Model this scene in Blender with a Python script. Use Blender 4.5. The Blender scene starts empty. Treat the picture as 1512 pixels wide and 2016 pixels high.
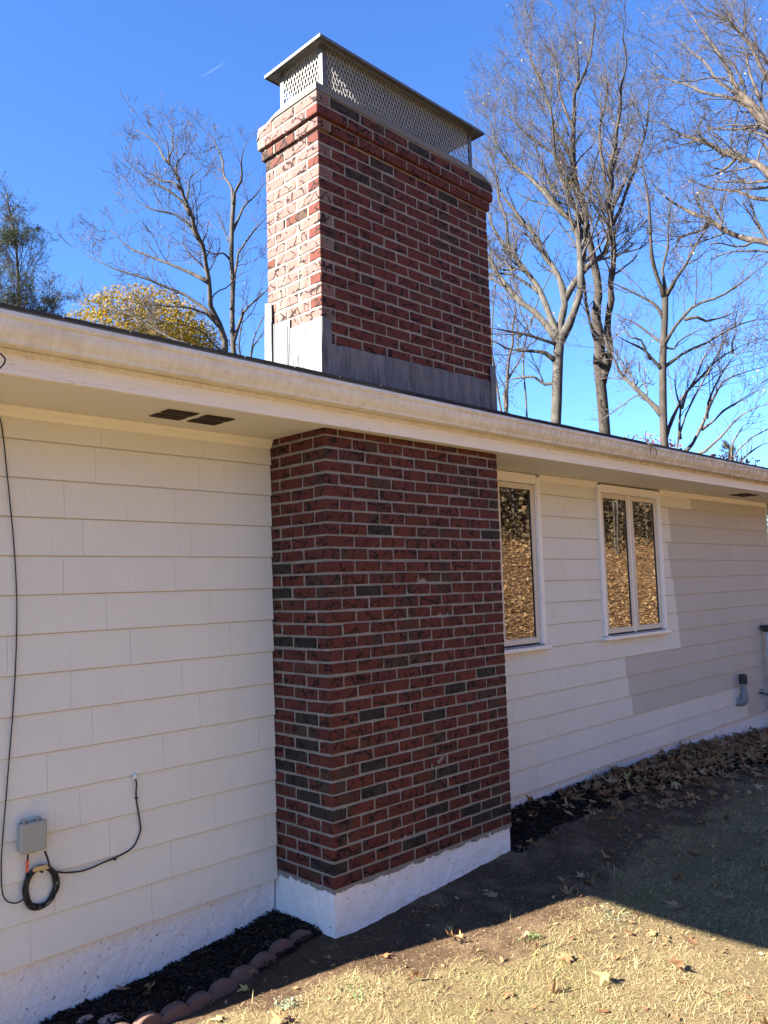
import bpy, math, random
import numpy as np
from mathutils import Matrix, Vector
random.seed(7); rng = np.random.default_rng(7)
sc = bpy.context.scene
COL = sc.collection
# ------------------------------------------------------------------ camera
cam = bpy.data.cameras.new('camera'); camo = bpy.data.objects.new('camera', cam); COL.objects.link(camo)
cam.sensor_fit = 'VERTICAL'; cam.sensor_height = 24.0; cam.lens = 24.0*1587.5/2016
cam.clip_start = .05; cam.clip_end = 9000
CR, CU, CF = Vector((.708,-.705,-.029)), Vector((-.045,-.086,.995)), Vector((.704,.704,.092))
CF.normalize(); CR = (CR-CF*CR.dot(CF)).normalized(); CU = CR.cross(CF)
CAM = Vector((-2.946,-3.909,1.619))
camo.matrix_world = Matrix(((CR.x,CU.x,-CF.x,CAM.x),(CR.y,CU.y,-CF.y,CAM.y),(CR.z,CU.z,-CF.z,CAM.z),(0,0,0,1)))
sc.camera = camo
# ------------------------------------------------------------------ light
SUN = Vector((-1.62,.60,1.0)).normalized()      # towards the sun
wd = bpy.data.worlds.new('World'); sc.world = wd; wd.use_nodes = True
wn = wd.node_tree; bg = wn.nodes['Background']
sky = wn.nodes.new('ShaderNodeTexSky'); sky.sky_type = 'NISHITA'; sky.sun_disc = False
sky.sun_elevation = math.asin(SUN.z); sky.sun_rotation = math.atan2(SUN.x, SUN.y)
sky.air_density = 1.0; sky.dust_density = 0.0; sky.ozone_density = 4.0; sky.altitude = 100
tint = wn.nodes.new('ShaderNodeMix'); tint.data_type = 'RGBA'; tint.blend_type = 'MULTIPLY'; tint.inputs[0].default_value = 1
tint.inputs[7].default_value = (.45,.655,.96,1)       # clear, deep autumn blue
wn.links.new(sky.outputs[0], tint.inputs[6]); wn.links.new(tint.outputs[2], bg.inputs[0]); bg.inputs[1].default_value = 0.062
sl = bpy.data.lights.new('sun','SUN'); sl.energy = 5.0; sl.angle = math.radians(.53); sl.color = (1,.93,.82)
so = bpy.data.objects.new('sun', sl); COL.objects.link(so); so.rotation_euler = SUN.to_track_quat('Z','Y').to_euler()
sc.view_settings.view_transform = 'Standard'; sc.view_settings.look = 'None'
sc.view_settings.exposure = 2.62; sc.view_settings.gamma = 1; sc.view_settings.use_curve_mapping = False

# ------------------------------------------------------------------ constants (metres; z=0 is the lowest brick, y=0 the wall face)
W, D, C, M = 1.5955, .505, .07097, .2127
HA = 3.159
def zo(x): return .005*max(0., x-1.6)
# ------------------------------------------------------------------ helpers
def mesh_obj(name, V, F, mats=None, mi=None, parent=None, tone=None, smooth=False, loc=None, kind=None):
    V = np.asarray(V, dtype=np.float64).reshape(-1,3)
    o0 = np.array(loc if loc is not None else (_wloc(parent) if parent else (0,0,0)))
    me = bpy.data.meshes.new(name)
    if isinstance(F, np.ndarray):
        nf, k = F.shape
        me.vertices.add(len(V)); me.vertices.foreach_set('co', (V-o0).astype(np.float32).ravel())
        me.loops.add(nf*k); me.loops.foreach_set('vertex_index', F.astype(np.int32).ravel())
        me.polygons.add(nf); me.polygons.foreach_set('loop_start', np.arange(0,nf*k,k,dtype=np.int32))
        me.polygons.foreach_set('loop_total', np.full(nf,k,dtype=np.int32))
        me.update(calc_edges=True)
    else:
        me.from_pydata([tuple(v) for v in (V-o0)], [], F)
    if mats is not None:
        for m in (mats if isinstance(mats,(list,tuple)) else [mats]): me.materials.append(m)
    if mi is not None: me.polygons.foreach_set('material_index', np.asarray(mi,dtype=np.int32))
    if smooth: me.polygons.foreach_set('use_smooth', np.ones(len(me.polygons),dtype=bool))
    if tone is not None:
        a = me.color_attributes.new('tone','FLOAT_COLOR','POINT')
        t = np.asarray(tone, dtype=np.float32)
        if t.ndim == 1: t = np.stack([t,t,t,np.ones_like(t)],-1)
        a.data.foreach_set('color', t.ravel())
    me.validate() if not isinstance(F, np.ndarray) else None
    ob = bpy.data.objects.new(name, me); COL.objects.link(ob)
    if parent: ob.parent = parent; ob.location = tuple(o0-np.array(_wloc(parent)))
    else: ob.location = tuple(o0)
    if kind: ob['kind'] = kind
    return ob
def _wloc(o):
    l = Vector((0,0,0))
    while o is not None: l = l + o.location; o = o.parent
    return tuple(l)
def thing(name, label, cat, loc=(0,0,0), group=None):
    o = bpy.data.objects.new(name, None); COL.objects.link(o); o.location = loc; o.empty_display_size = .1
    return tag(o, label, cat, group)
def tag(o, label, cat, group=None):
    o['label'] = label; o['category'] = cat
    if group: o['group'] = group
    return o
class MB:
    def __init__(s): s.V=[]; s.F=[]; s.I=[]
    def add(s, V, F, m=0):
        n=len(s.V); s.V+= [tuple(v) for v in V]; s.F+=[tuple(i+n for i in f) for f in F]; s.I+=[m]*len(F)
    def box(s, x0,x1,y0,y1,z0,z1,m=0):
        V=[(x0,y0,z0),(x1,y0,z0),(x1,y1,z0),(x0,y1,z0),(x0,y0,z1),(x1,y0,z1),(x1,y1,z1),(x0,y1,z1)]
        s.add(V,[(0,3,2,1),(4,5,6,7),(0,1,5,4),(1,2,6,5),(2,3,7,6),(3,0,4,7)],m)
    def cbox(s, x0,x1,y0,y1,z0,z1,b=.003,j=0.,m=0,r=random):
        """chamfered box with slightly uneven corners (44 triangles)"""
        J={}
        for sx in (0,1):
            for sy in (0,1):
                for sz in (0,1):
                    J[sx,sy,sz]=tuple((r.random()-.5)*2*j for _ in range(3))
        X=(x0,x1);Y=(y0,y1);Z=(z0,z1);n=len(s.V);idx={};V=[]
        for c,jj in J.items():
            d=[1-2*k for k in c]; base=(X[c[0]]+jj[0],Y[c[1]]+jj[1],Z[c[2]]+jj[2])
            for a in range(3):
                p=[base[k]+(0 if k==a else b*d[k]) for k in range(3)]
                idx[c,a]=len(V); V.append(p)
        F=[]
        for a in range(3):
            o=[k for k in range(3) if k!=a]
            for sgn in (0,1):
                q=[]
                for u,v in ((0,0),(1,0),(1,1),(0,1)):
                    c=[0,0,0]; c[a]=sgn; c[o[0]]=u; c[o[1]]=v; q.append(idx[tuple(c),a])
                flip = (sgn==0) ^ (a==1)
                F.append(tuple(q[::-1]) if flip else tuple(q))
            for u in (0,1):
                for v in (0,1):     # edges along axis a
                    c0=[0,0,0];c0[o[0]]=u;c0[o[1]]=v;c1=list(c0);c1[a]=1
                    F.append((idx[tuple(c0),o[0]],idx[tuple(c1),o[0]],idx[tuple(c1),o[1]],idx[tuple(c0),o[1]]))
        for c in J: F.append((idx[c,0],idx[c,1],idx[c,2]))
        s.add(V,F,m)
    def tube(s, P, r, n=6, m=0, cap=True):
        P=[Vector(p) for p in P]; R=r if isinstance(r,(list,tuple)) else [r]*len(P); k=len(P); V=[]
        t0=(P[1]-P[0]).normalized(); u=t0.orthogonal().normalized()
        for i in range(k):
            t=(P[min(i+1,k-1)]-P[max(i-1,0)]).normalized(); u=(u-t*u.dot(t)).normalized(); w=t.cross(u)
            for q in range(n):
                a=2*math.pi*q/n; V.append(P[i]+(u*math.cos(a)+w*math.sin(a))*R[i])
        F=[(i*n+q,i*n+(q+1)%n,(i+1)*n+(q+1)%n,(i+1)*n+q) for i in range(k-1) for q in range(n)]
        if cap: F+= [tuple(range(n-1,-1,-1)), tuple((k-1)*n+q for q in range(n))]
        s.add(V,F,m)
    def extrude_x(s, prof, xs, m=0, zf=None, closed=False, caps=True):
        """profile [(y,z)] swept along x stations"""
        k=len(prof); V=[(x,y,z+(zf(x) if zf else 0)) for x in xs for (y,z) in prof]
        rng_=range(k) if closed else range(k-1)
        F=[(i*k+j,(i+1)*k+j,(i+1)*k+(j+1)%k,i*k+(j+1)%k) for i in range(len(xs)-1) for j in rng_]
        if caps and closed: F+=[tuple(range(k)),tuple((len(xs)-1)*k+j for j in range(k-1,-1,-1))]
        s.add(V,F,m)
    def lathe(s, c, prof, n=16, m=0, axis='z'):
        V=[];k=len(prof)
        for (r,h) in prof:
            for q in range(n):
                a=2*math.pi*q/n
                if axis=='z': V.append((c[0]+r*math.cos(a),c[1]+r*math.sin(a),c[2]+h))
                else: V.append((c[0]+r*math.cos(a),c[1]-h,c[2]+r*math.sin(a)))
        F=[(i*n+q,i*n+(q+1)%n,(i+1)*n+(q+1)%n,(i+1)*n+q) for i in range(k-1) for q in range(n)]
        F+=[tuple(range(n-1,-1,-1)),tuple((k-1)*n+q for q in range(n))]
        s.add(V,F,m)
    def build(s, name, mats, parent=None, smooth=False, **k):
        return mesh_obj(name, s.V, s.F, mats, s.I, parent, smooth=smooth, **k)
def spline(P, n=8):
    P=[Vector(p) for p in P]; Q=[P[0]*2-P[1]]+P+[P[-1]*2-P[-2]]; out=[]
    for i in range(1,len(Q)-2):
        a,b,c,d=Q[i-1:i+3]
        for k in range(n):
            t=k/n; out.append(.5*((2*b)+(c-a)*t+(2*a-5*b+4*c-d)*t*t+(3*b-a-3*c+d)*t**3))
    return out+[P[-1]]
def vnoise(x,y,s,seed=0):
    x=np.asarray(x,float)/s; y=np.asarray(y,float)/s
    L=np.random.default_rng(seed+99).random((256,256))
    xi=np.floor(x).astype(int); yi=np.floor(y).astype(int); u=x-xi; v=y-yi; u=u*u*(3-2*u); v=v*v*(3-2*v)
    g=lambda a,b: L[a%256,b%256]
    return (g(xi,yi)*(1-u)+g(xi+1,yi)*u)*(1-v)+(g(xi,yi+1)*(1-u)+g(xi+1,yi+1)*u)*v
def sm(a,b,x): t=np.clip((np.asarray(x,float)-a)/(b-a),0,1); return t*t*(3-2*t)

# ------------------------------------------------------------------ materials
class NT:
    def __init__(s,name):
        s.m=bpy.data.materials.new(name); s.m.use_nodes=True; s.t=s.m.node_tree; s.b=s.t.nodes['Principled BSDF']
        s.pos=s.n('ShaderNodeNewGeometry').outputs['Position']
    def n(s,ty,**k):
        x=s.t.nodes.new(ty)
        for a,v in k.items(): setattr(x,a,v)
        return x
    def l(s,a,b): s.t.links.new(a,b)
    def scaled(s,v,src=None):
        mp=s.n('ShaderNodeMapping'); mp.inputs['Scale'].default_value=v; s.l(src or s.pos,mp.inputs[0]); return mp.outputs[0]
    def noise(s,scale,detail=4,rough=.6,vec=None,dist=0.,out='Fac'):
        x=s.n('ShaderNodeTexNoise'); x.inputs['Scale'].default_value=scale; x.inputs['Detail'].default_value=detail
        x.inputs['Roughness'].default_value=rough; x.inputs['Distortion'].default_value=dist; s.l(vec or s.pos,x.inputs['Vector']); return x.outputs[out]
    def vor(s,scale,feature='DISTANCE_TO_EDGE',vec=None):
        x=s.n('ShaderNodeTexVoronoi',feature=feature); x.inputs['Scale'].default_value=scale; s.l(vec or s.pos,x.inputs['Vector']); return x.outputs[0]
    def ramp(s,f,stops,interp='LINEAR'):
        x=s.n('ShaderNodeValToRGB'); e=x.color_ramp.elements; x.color_ramp.interpolation=interp
        while len(e)<len(stops): e.new(.5)
        for i,(p,c) in enumerate(stops):
            e[i].position=p; e[i].color=(c if isinstance(c,(tuple,list)) else (c,c,c))[:3]+(1,) if isinstance(c,tuple) else (c,c,c,1)
        s.l(f,x.inputs[0]); return x.outputs[0]
    def mix(s,f,a,b,mode='MIX'):
        x=s.n('ShaderNodeMix',data_type='RGBA',blend_type=mode)
        for v,i in ((f,0),(a,6),(b,7)):
            if hasattr(v,'is_linked') or hasattr(v,'links'): s.l(v,x.inputs[i])
            else: x.inputs[i].default_value = v if i==0 else tuple(v)+(1,)
        return x.outputs[2]
    def math(s,op,a,b=0.):
        x=s.n('ShaderNodeMath',operation=op)
        for v,i in ((a,0),(b,1)):
            if hasattr(v,'links'): s.l(v,x.inputs[i])
            else: x.inputs[i].default_value=v
        return x.outputs[0]
    def bump(s,h,strength=.5,dist=.002,prev=None):
        x=s.n('ShaderNodeBump'); x.inputs['Strength'].default_value=strength; x.inputs['Distance'].default_value=dist
        s.l(h,x.inputs['Height'])
        if prev: s.l(prev,x.inputs['Normal'])
        return x.outputs[0]
    def done(s,col=None,rough=.8,metal=0.,nor=None,spec=.3):
        if col is not None:
            if hasattr(col,'links'): s.l(col,s.b.inputs['Base Color'])
            else: s.b.inputs['Base Color'].default_value=tuple(col)+(1,)
        if hasattr(rough,'links'): s.l(rough,s.b.inputs['Roughness'])
        else: s.b.inputs['Roughness'].default_value=rough
        s.b.inputs['Metallic'].default_value=metal; s.b.inputs['Specular IOR Level'].default_value=spec
        if nor: s.l(nor,s.b.inputs['Normal'])
        return s.m
MT={}
def brick_mat(name, base, base2, olive, amt):
    t=NT(name)
    n1=t.noise(7,3,.6); n2=t.noise(60,4,.7); n3=t.noise(5.5,1,.4,vec=t.scaled((1,1,.35)))
    c=t.mix(t.ramp(n1,[(.3,0.),(.7,1.)]),base,base2)
    c=t.mix(t.ramp(n3,[(amt-.03,0.),(amt+.03,.8)]),c,olive)
    c=t.mix(.35,c,t.ramp(n2,[(.25,(.25,.25,.25)),(.8,(1.,1.,1.))]),'MULTIPLY')
    # dark drag marks pressed in the face: broken, curved cracks
    w=t.n('ShaderNodeTexNoise'); w.inputs['Scale'].default_value=9; t.l(t.pos,w.inputs['Vector'])
    add=t.n('ShaderNodeVectorMath',operation='MULTIPLY_ADD'); t.l(w.outputs['Color'],add.inputs[0]); add.inputs[1].default_value=(.11,.11,.11); t.l(t.pos,add.inputs[2])
    v=t.vor(12,vec=add.outputs[0])
    mask=t.ramp(t.noise(15,1,.5,vec=add.outputs[0]),[(.42,0.),(.48,1.)])
    gash=t.math('MULTIPLY',t.ramp(v,[(.034,1.),(.058,0.)]),mask)
    c=t.mix(t.math('MULTIPLY',gash,.97),c,(.012,.007,.006))
    # white specks / lime bloom
    sp=t.ramp(t.noise(30,5,.75,vec=t.scaled((1,1,1.7))),[(.70,0.),(.78,.55)])
    c=t.mix(sp,c,(.40,.36,.33))
    h=t.math('SUBTRACT',t.math('MULTIPLY',n2,.6),t.math('MULTIPLY',gash,1.5))
    MT[name]=t.done(c,.85,nor=t.bump(h,.9,.003),spec=.25)
brick_mat('brick_red',(.125,.032,.020),(.095,.026,.018),(.060,.036,.024),.72)
brick_mat('brick_deep_red',(.090,.024,.018),(.112,.029,.020),(.052,.032,.022),.64)
brick_mat('brick_half_olive',(.112,.032,.020),(.080,.030,.020),(.054,.038,.024),.55)
brick_mat('brick_dark',(.034,.028,.021),(.024,.020,.017),(.042,.030,.022),.5)
brick_mat('brick_sunlit_pale',(.20,.105,.088),(.18,.095,.08),(.175,.15,.12),.60)  # same brick, paler: sun wash on the upper left face put into the colour
t=NT('mortar'); n=t.noise(90,5,.7); n2=t.noise(9,3,.6)
c=t.mix(t.ramp(n2,[(.3,0.),(.7,1.)]),(.21,.192,.16),(.285,.262,.22)); c=t.mix(.4,c,t.ramp(n,[(.25,(.45,.45,.45)),(.7,(1.,1.,1.))]),'MULTIPLY')
MT['mortar']=t.done(c,.95,nor=t.bump(n,.9,.004))
t=NT('crown_cement'); n=t.noise(70,5,.7); c=t.mix(t.noise(6,3),(.115,.108,.09),(.19,.18,.15)); MT['crown']=t.done(c,.95,nor=t.bump(n,.6,.003))
def stucco(name,a,b,spot=.67):
    t=NT(name); n=t.noise(38,5,.7,dist=.6); n2=t.noise(3,3,.6)
    c=t.mix(n2,a,b); c=t.mix(t.ramp(t.noise(48,2,.5),[(spot,0.),(spot+.02,.75)]),c,(.12,.10,.08))
    zz=t.n('ShaderNodeSeparateXYZ'); t.l(t.pos,zz.inputs[0])
    low=t.math('ADD',zz.outputs[2],t.math('MULTIPLY',t.noise(14,3,.6),.10))
    sp=t.noise(60,4,.8); c=t.mix(t.ramp(t.math('ADD',t.math('MULTIPLY',t.math('ADD',low,.24),-2.6),sp),[(.72,0.),(.86,.75)]),c,(.17,.13,.095))
    c=t.mix(t.ramp(t.noise(7,6,.75,dist=1.2),[(.62,0.),(.72,.18)]),c,(.56,.53,.48))
    MT[name]=t.done(c,.75,nor=t.bump(n,1.,.010))
stucco('white_stucco',(.84,.81,.77),(.78,.75,.71),.70)
def paint(name,a,b,rough=.6,streak=.12,dirt=(.3,.25,.18),dth=.72):
    t=NT(name); n=t.noise(2.2,4,.6); fine=t.noise(1.,5,.75,vec=t.scaled((160,160,8)))
    c=t.mix(t.ramp(n,[(.3,0.),(.7,1.)]),a,b)
    c=t.mix(streak,c,t.ramp(fine,[(.3,(.72,.72,.72)),(.7,(1.,1.,1.))]),'MULTIPLY')
    c=t.mix(t.ramp(t.noise(11,5,.7),[(dth,0.),(dth+.14,.35)]),c,dirt)
    MT[name]=t.done(c,rough,nor=t.bump(fine,.35,.0015),spec=.35)
paint('siding_paint',(.70,.685,.595),(.655,.64,.56))
paint('old_siding_paint',(.54,.505,.425),(.495,.46,.39),.75,.3)
paint('trim_paint',(.80,.76,.65),(.77,.73,.63),.45,.06)
paint('fascia_paint',(.69,.62,.50),(.64,.585,.485),.5,.08,(.36,.28,.17),.62)
paint('soffit_paint',(.66,.62,.54),(.63,.595,.52),.55,.08)
paint('casing_paint',(.82,.80,.75),(.79,.77,.72),.4,.04)
paint('sash_paint',(.63,.57,.47),(.60,.55,.46),.45,.04)
# fascia hairline cracks
t=NT('fascia_board_paint'); n=t.noise(1.7,4,.6); c=t.mix(t.ramp(n,[(.35,0.),(.65,1.)]),(.80,.745,.63),(.77,.72,.65))
wv=t.noise(3,3,.6,vec=t.scaled((.45,1,3.2)),dist=.8); ck=t.math('ABSOLUTE',t.math('SUBTRACT',wv,.5))
ckm=t.math('MULTIPLY',t.ramp(ck,[(.0015,.6),(.005,0.)]),t.ramp(t.noise(1.3,1),[(.5,0.),(.56,1.)]))
c=t.mix(ckm,c,(.42,.27,.2)); MT['fascia']=t.done(c,.5,nor=t.bump(t.noise(14,4),.25,.003),spec=.35)
# gutter: cream enamel with algae and drip stains
t=NT('gutter_paint'); c0=t.mix(t.noise(4,4,.6),(.71,.66,.55),(.77,.73,.63))
st=t.noise(1,5,.75,vec=t.scaled((42,14,9))); sp=t.noise(26,4,.8,vec=t.scaled((1,1,2)))
xx=t.n('ShaderNodeSeparateXYZ'); t.l(t.pos,xx.inputs[0])
far=t.ramp(t.math('MULTIPLY',t.math('ADD',xx.outputs[0],2.),.1),[(.25,.22),(.75,1.)])
c=t.mix(t.math('MULTIPLY',t.ramp(st,[(.38,0.),(.66,1.)]),far),c0,(.27,.215,.15))
c=t.mix(t.ramp(sp,[(.63,0.),(.72,.55)]),c,(.19,.16,.13))
g2=t.noise(5,4,.7,vec=t.scaled((1,1,3))); c=t.mix(t.ramp(g2,[(.5,0.),(.75,.45)]),c,(.45,.34,.20))
MT['gutter']=t.done(c,.5,nor=t.bump(t.noise(30,3),.15,.002),spec=.35)
t=NT('lead'); n=t.noise(1,5,.7,vec=t.scaled((30,30,4)),dist=.4); n2=t.noise(7,4,.7)
c=t.mix(t.ramp(n,[(.36,0.),(.72,1.)]),(.050,.050,.056),(.20,.198,.196)); c=t.mix(t.ramp(n2,[(.4,0.),(.7,.6)]),c,(.13,.128,.14))
MT['lead']=t.done(c,t.ramp(n,[(.3,.45),(.7,.7)]),.15,t.bump(t.noise(9,4,.6),.5,.006),.4)
t=NT('galvanised'); c=t.mix(t.noise(25,3),(.085,.083,.078),(.15,.145,.135)); MT['steel']=t.done(c,.5,.45,t.bump(t.noise(40,3),.1,.001),.5)
t=NT('galvanised_mesh'); c=t.mix(t.noise(25,3),(.30,.29,.27),(.42,.41,.39)); MT['mesh']=t.done(c,.5,.25,None,.5)
t=NT('roof_shingle'); n=t.noise(150,3,.8); MT['roof']=t.done(t.mix(n,(.018,.018,.020),(.05,.05,.052)),.95,nor=t.bump(n,.8,.003))
t=NT('drip_edge'); MT['drip']=t.done((.10,.105,.095),.5,.3)
t=NT('glass'); g=t.n('ShaderNodeBsdfGlossy'); g.inputs['Roughness'].default_value=.016; g.inputs['Color'].default_value=(.93,.95,.93,1)
nb=t.bump(t.noise(1.6,1),.04,.01); t.l(nb,g.inputs['Normal'])
tr=t.n('ShaderNodeBsdfTransparent'); tr.inputs[0].default_value=(.42,.44,.43,1)
fr=t.n('ShaderNodeFresnel'); fr.inputs[0].default_value=1.55
mx=t.n('ShaderNodeMixShader'); fa=t.math('ADD',t.math('MULTIPLY',fr.outputs[0],1.4),.19); t.l(fa,mx.inputs[0])
t.l(tr.outputs[0],mx.inputs[1]); t.l(g.outputs[0],mx.inputs[2]); t.l(mx.outputs[0],t.t.nodes['Material Output'].inputs[0]); MT['glass']=t.m
def plain(name,c,rough=.5,metal=0.,var=.15,sc_=40,spec=.4):
    t=NT(name); d=tuple(v*(1-var) for v in c); MT[name]=t.done(t.mix(t.noise(sc_,3),d,c),rough,metal,t.bump(t.noise(sc_*2,2),.2,.001),spec)
plain('black_plastic',(.018,.018,.018),.45); plain('grey_box',(.34,.34,.29),.5); plain('orange_plug',(.75,.12,.06),.45)
plain('dark_vent',(.02,.018,.015),.9); plain('shingle_edge_lap_shade',(.50,.45,.36),.9); plain('vent_metal',(.07,.05,.035),.6,.2); plain('dark_gap',(.03,.025,.02),.8)
plain('pvc_grey',(.24,.26,.28),.5); plain('dark_cap',(.07,.065,.06),.8,0.,.5,60); plain('white_pvc',(.68,.69,.70),.4)
plain('brass',(.14,.14,.14),.4,.7); plain('concrete_red',(.15,.088,.074),.9,0.,.3,50,.2); plain('pink_rock',(.42,.28,.23),.9,0.,.3,18,.2)
plain('caulk',(.75,.73,.68),.5); plain('interior',(.20,.18,.15),.9); plain('tape_yellow',(.62,.42,.16),.6); plain('stem_brown',(.16,.09,.04),.8)
plain('white_sash_inside',(.7,.68,.6),.5); plain('roll_steel',(.3,.3,.3),.4,.8)
def bark(name,a,b,sc_=9):
    t=NT(name); n=t.noise(sc_,5,.7,vec=t.scaled((1,1,.35))); n2=t.noise(2.,3,.6)
    c=t.mix(t.ramp(n,[(.35,0.),(.65,1.)]),a,b); c=t.mix(t.ramp(n2,[(.45,0.),(.7,.5)]),c,tuple(v*.5 for v in a))
    MT[name]=t.done(c,.9,nor=t.bump(n,.8,.02),spec=.2)
bark('bark_grey',(.038,.034,.029),(.10,.09,.075)); bark('bark_dark',(.032,.027,.022),(.07,.06,.05)); bark('bark_brown',(.055,.043,.035),(.12,.10,.082))
def tonemat(name, stops, rough=.8, trans=.0, spec=.2):
    t=NT(name); a=t.n('ShaderNodeAttribute'); a.attribute_name='tone'
    s_=t.n('ShaderNodeSeparateColor'); t.l(a.outputs['Color'],s_.inputs[0])
    c=t.ramp(s_.outputs[0],stops); c=t.mix(.3,c,t.ramp(t.noise(45,3,.7),[(.3,(.55,.55,.55)),(.7,(1.,1.,1.))]),'MULTIPLY')
    m=t.done(c,rough,spec=spec)
    if trans:
        tl=t.n('ShaderNodeBsdfTranslucent'); t.l(c,tl.inputs[0]); x=t.n('ShaderNodeMixShader'); x.inputs[0].default_value=trans
        t.l(t.b.outputs[0],x.inputs[1]); t.l(tl.outputs[0],x.inputs[2]); t.l(x.outputs[0],t.t.nodes['Material Output'].inputs[0])
    MT[name]=m
tonemat('dry_leaf',[(0.,(.10,.045,.025)),(.25,(.20,.10,.05)),(.5,(.34,.185,.085)),(.75,(.40,.24,.12)),(.9,(.47,.31,.175)),(1.,(.56,.44,.12))],.7,.2)
tonemat('straw',[(0.,(.13,.095,.05)),(.3,(.27,.20,.10)),(.6,(.42,.33,.17)),(.85,(.50,.41,.23)),(.95,(.30,.29,.10)),(1.,(.17,.21,.06))],.8,.2)
tonemat('yellow_leaf',[(0.,(.07,.09,.02)),(.3,(.22,.20,.03)),(.65,(.38,.265,.018)),(1.,(.42,.20,.012))],.7,.35)
tonemat('red_leaf',[(0.,(.06,.015,.015)),(.6,(.22,.04,.035)),(1.,(.34,.12,.10))],.7,.3)
tonemat('green_needle',[(0.,(.025,.04,.025)),(.6,(.06,.085,.05)),(1.,(.12,.13,.075))],.8,.15)
tonemat('thicket_leaf',[(0.,(.03,.022,.014)),(.5,(.13,.085,.05)),(.85,(.20,.16,.07)),(1.,(.30,.12,.06))],.8,.1)
tonemat('mulch',[(0.,(.012,.008,.006)),(.5,(.045,.028,.020)),(.85,(.11,.066,.042)),(1.,(.24,.15,.09))],.9)
tonemat('weed',[(0.,(.06,.12,.04)),(.5,(.16,.24,.08)),(1.,(.30,.34,.24))],.7,.2)
# ground: zones from a colour attribute (R soil, G mulch, B hill litter)
t=NT('ground_soil_and_lawn'); a=t.n('ShaderNodeAttribute'); a.attribute_name='tone'; s_=t.n('ShaderNodeSeparateColor'); t.l(a.outputs['Color'],s_.inputs[0])
f1=t.noise(45,6,.75); f2=t.noise(5,4,.6); f3=t.noise(170,3,.8)
lawn=t.mix(t.ramp(f1,[(.3,0.),(.7,1.)]),(.12,.085,.045),(.31,.235,.12)); lawn=t.mix(t.ramp(f2,[(.5,0.),(.75,.25)]),lawn,(.13,.13,.05))
soil=t.mix(t.ramp(f1,[(.3,0.),(.75,1.)]),(.070,.043,.026),(.165,.105,.062)); soil=t.mix(t.ramp(t.noise(2.6,5,.7),[(.48,0.),(.62,.75)]),soil,(.25,.165,.10)); soil=t.mix(t.ramp(f3,[(.66,0.),(.74,.6)]),soil,(.36,.33,.28))
mul=t.mix(f1,(.008,.007,.006),(.03,.022,.018))
lit=t.ramp(t.vor(11,'F1'),[(0.,(.46,.29,.15)),(.25,(.33,.19,.09)),(.5,(.18,.10,.05)),(.8,(.07,.045,.025))]); lit=t.mix(.5,lit,t.ramp(f1,[(.3,(.4,.4,.4)),(.7,(1.,1.,1.))]),'MULTIPLY')
wob=t.math('MULTIPLY',t.math('SUBTRACT',t.noise(9,5,.75),.5),1.4)
def zmask(o): return t.ramp(t.math('ADD',o,wob),[(.4,0.),(.6,1.)])
c=t.mix(zmask(s_.outputs[0]),lawn,soil); c=t.mix(zmask(s_.outputs[1]),c,mul); c=t.mix(zmask(s_.outputs[2]),c,lit)
MT['ground']=t.done(c,.95,nor=t.bump(t.math('ADD',f1,t.math('MULTIPLY',f3,.25)),1.,.035),spec=.1)
bark('twig',(.045,.038,.034),(.12,.104,.09))
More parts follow.
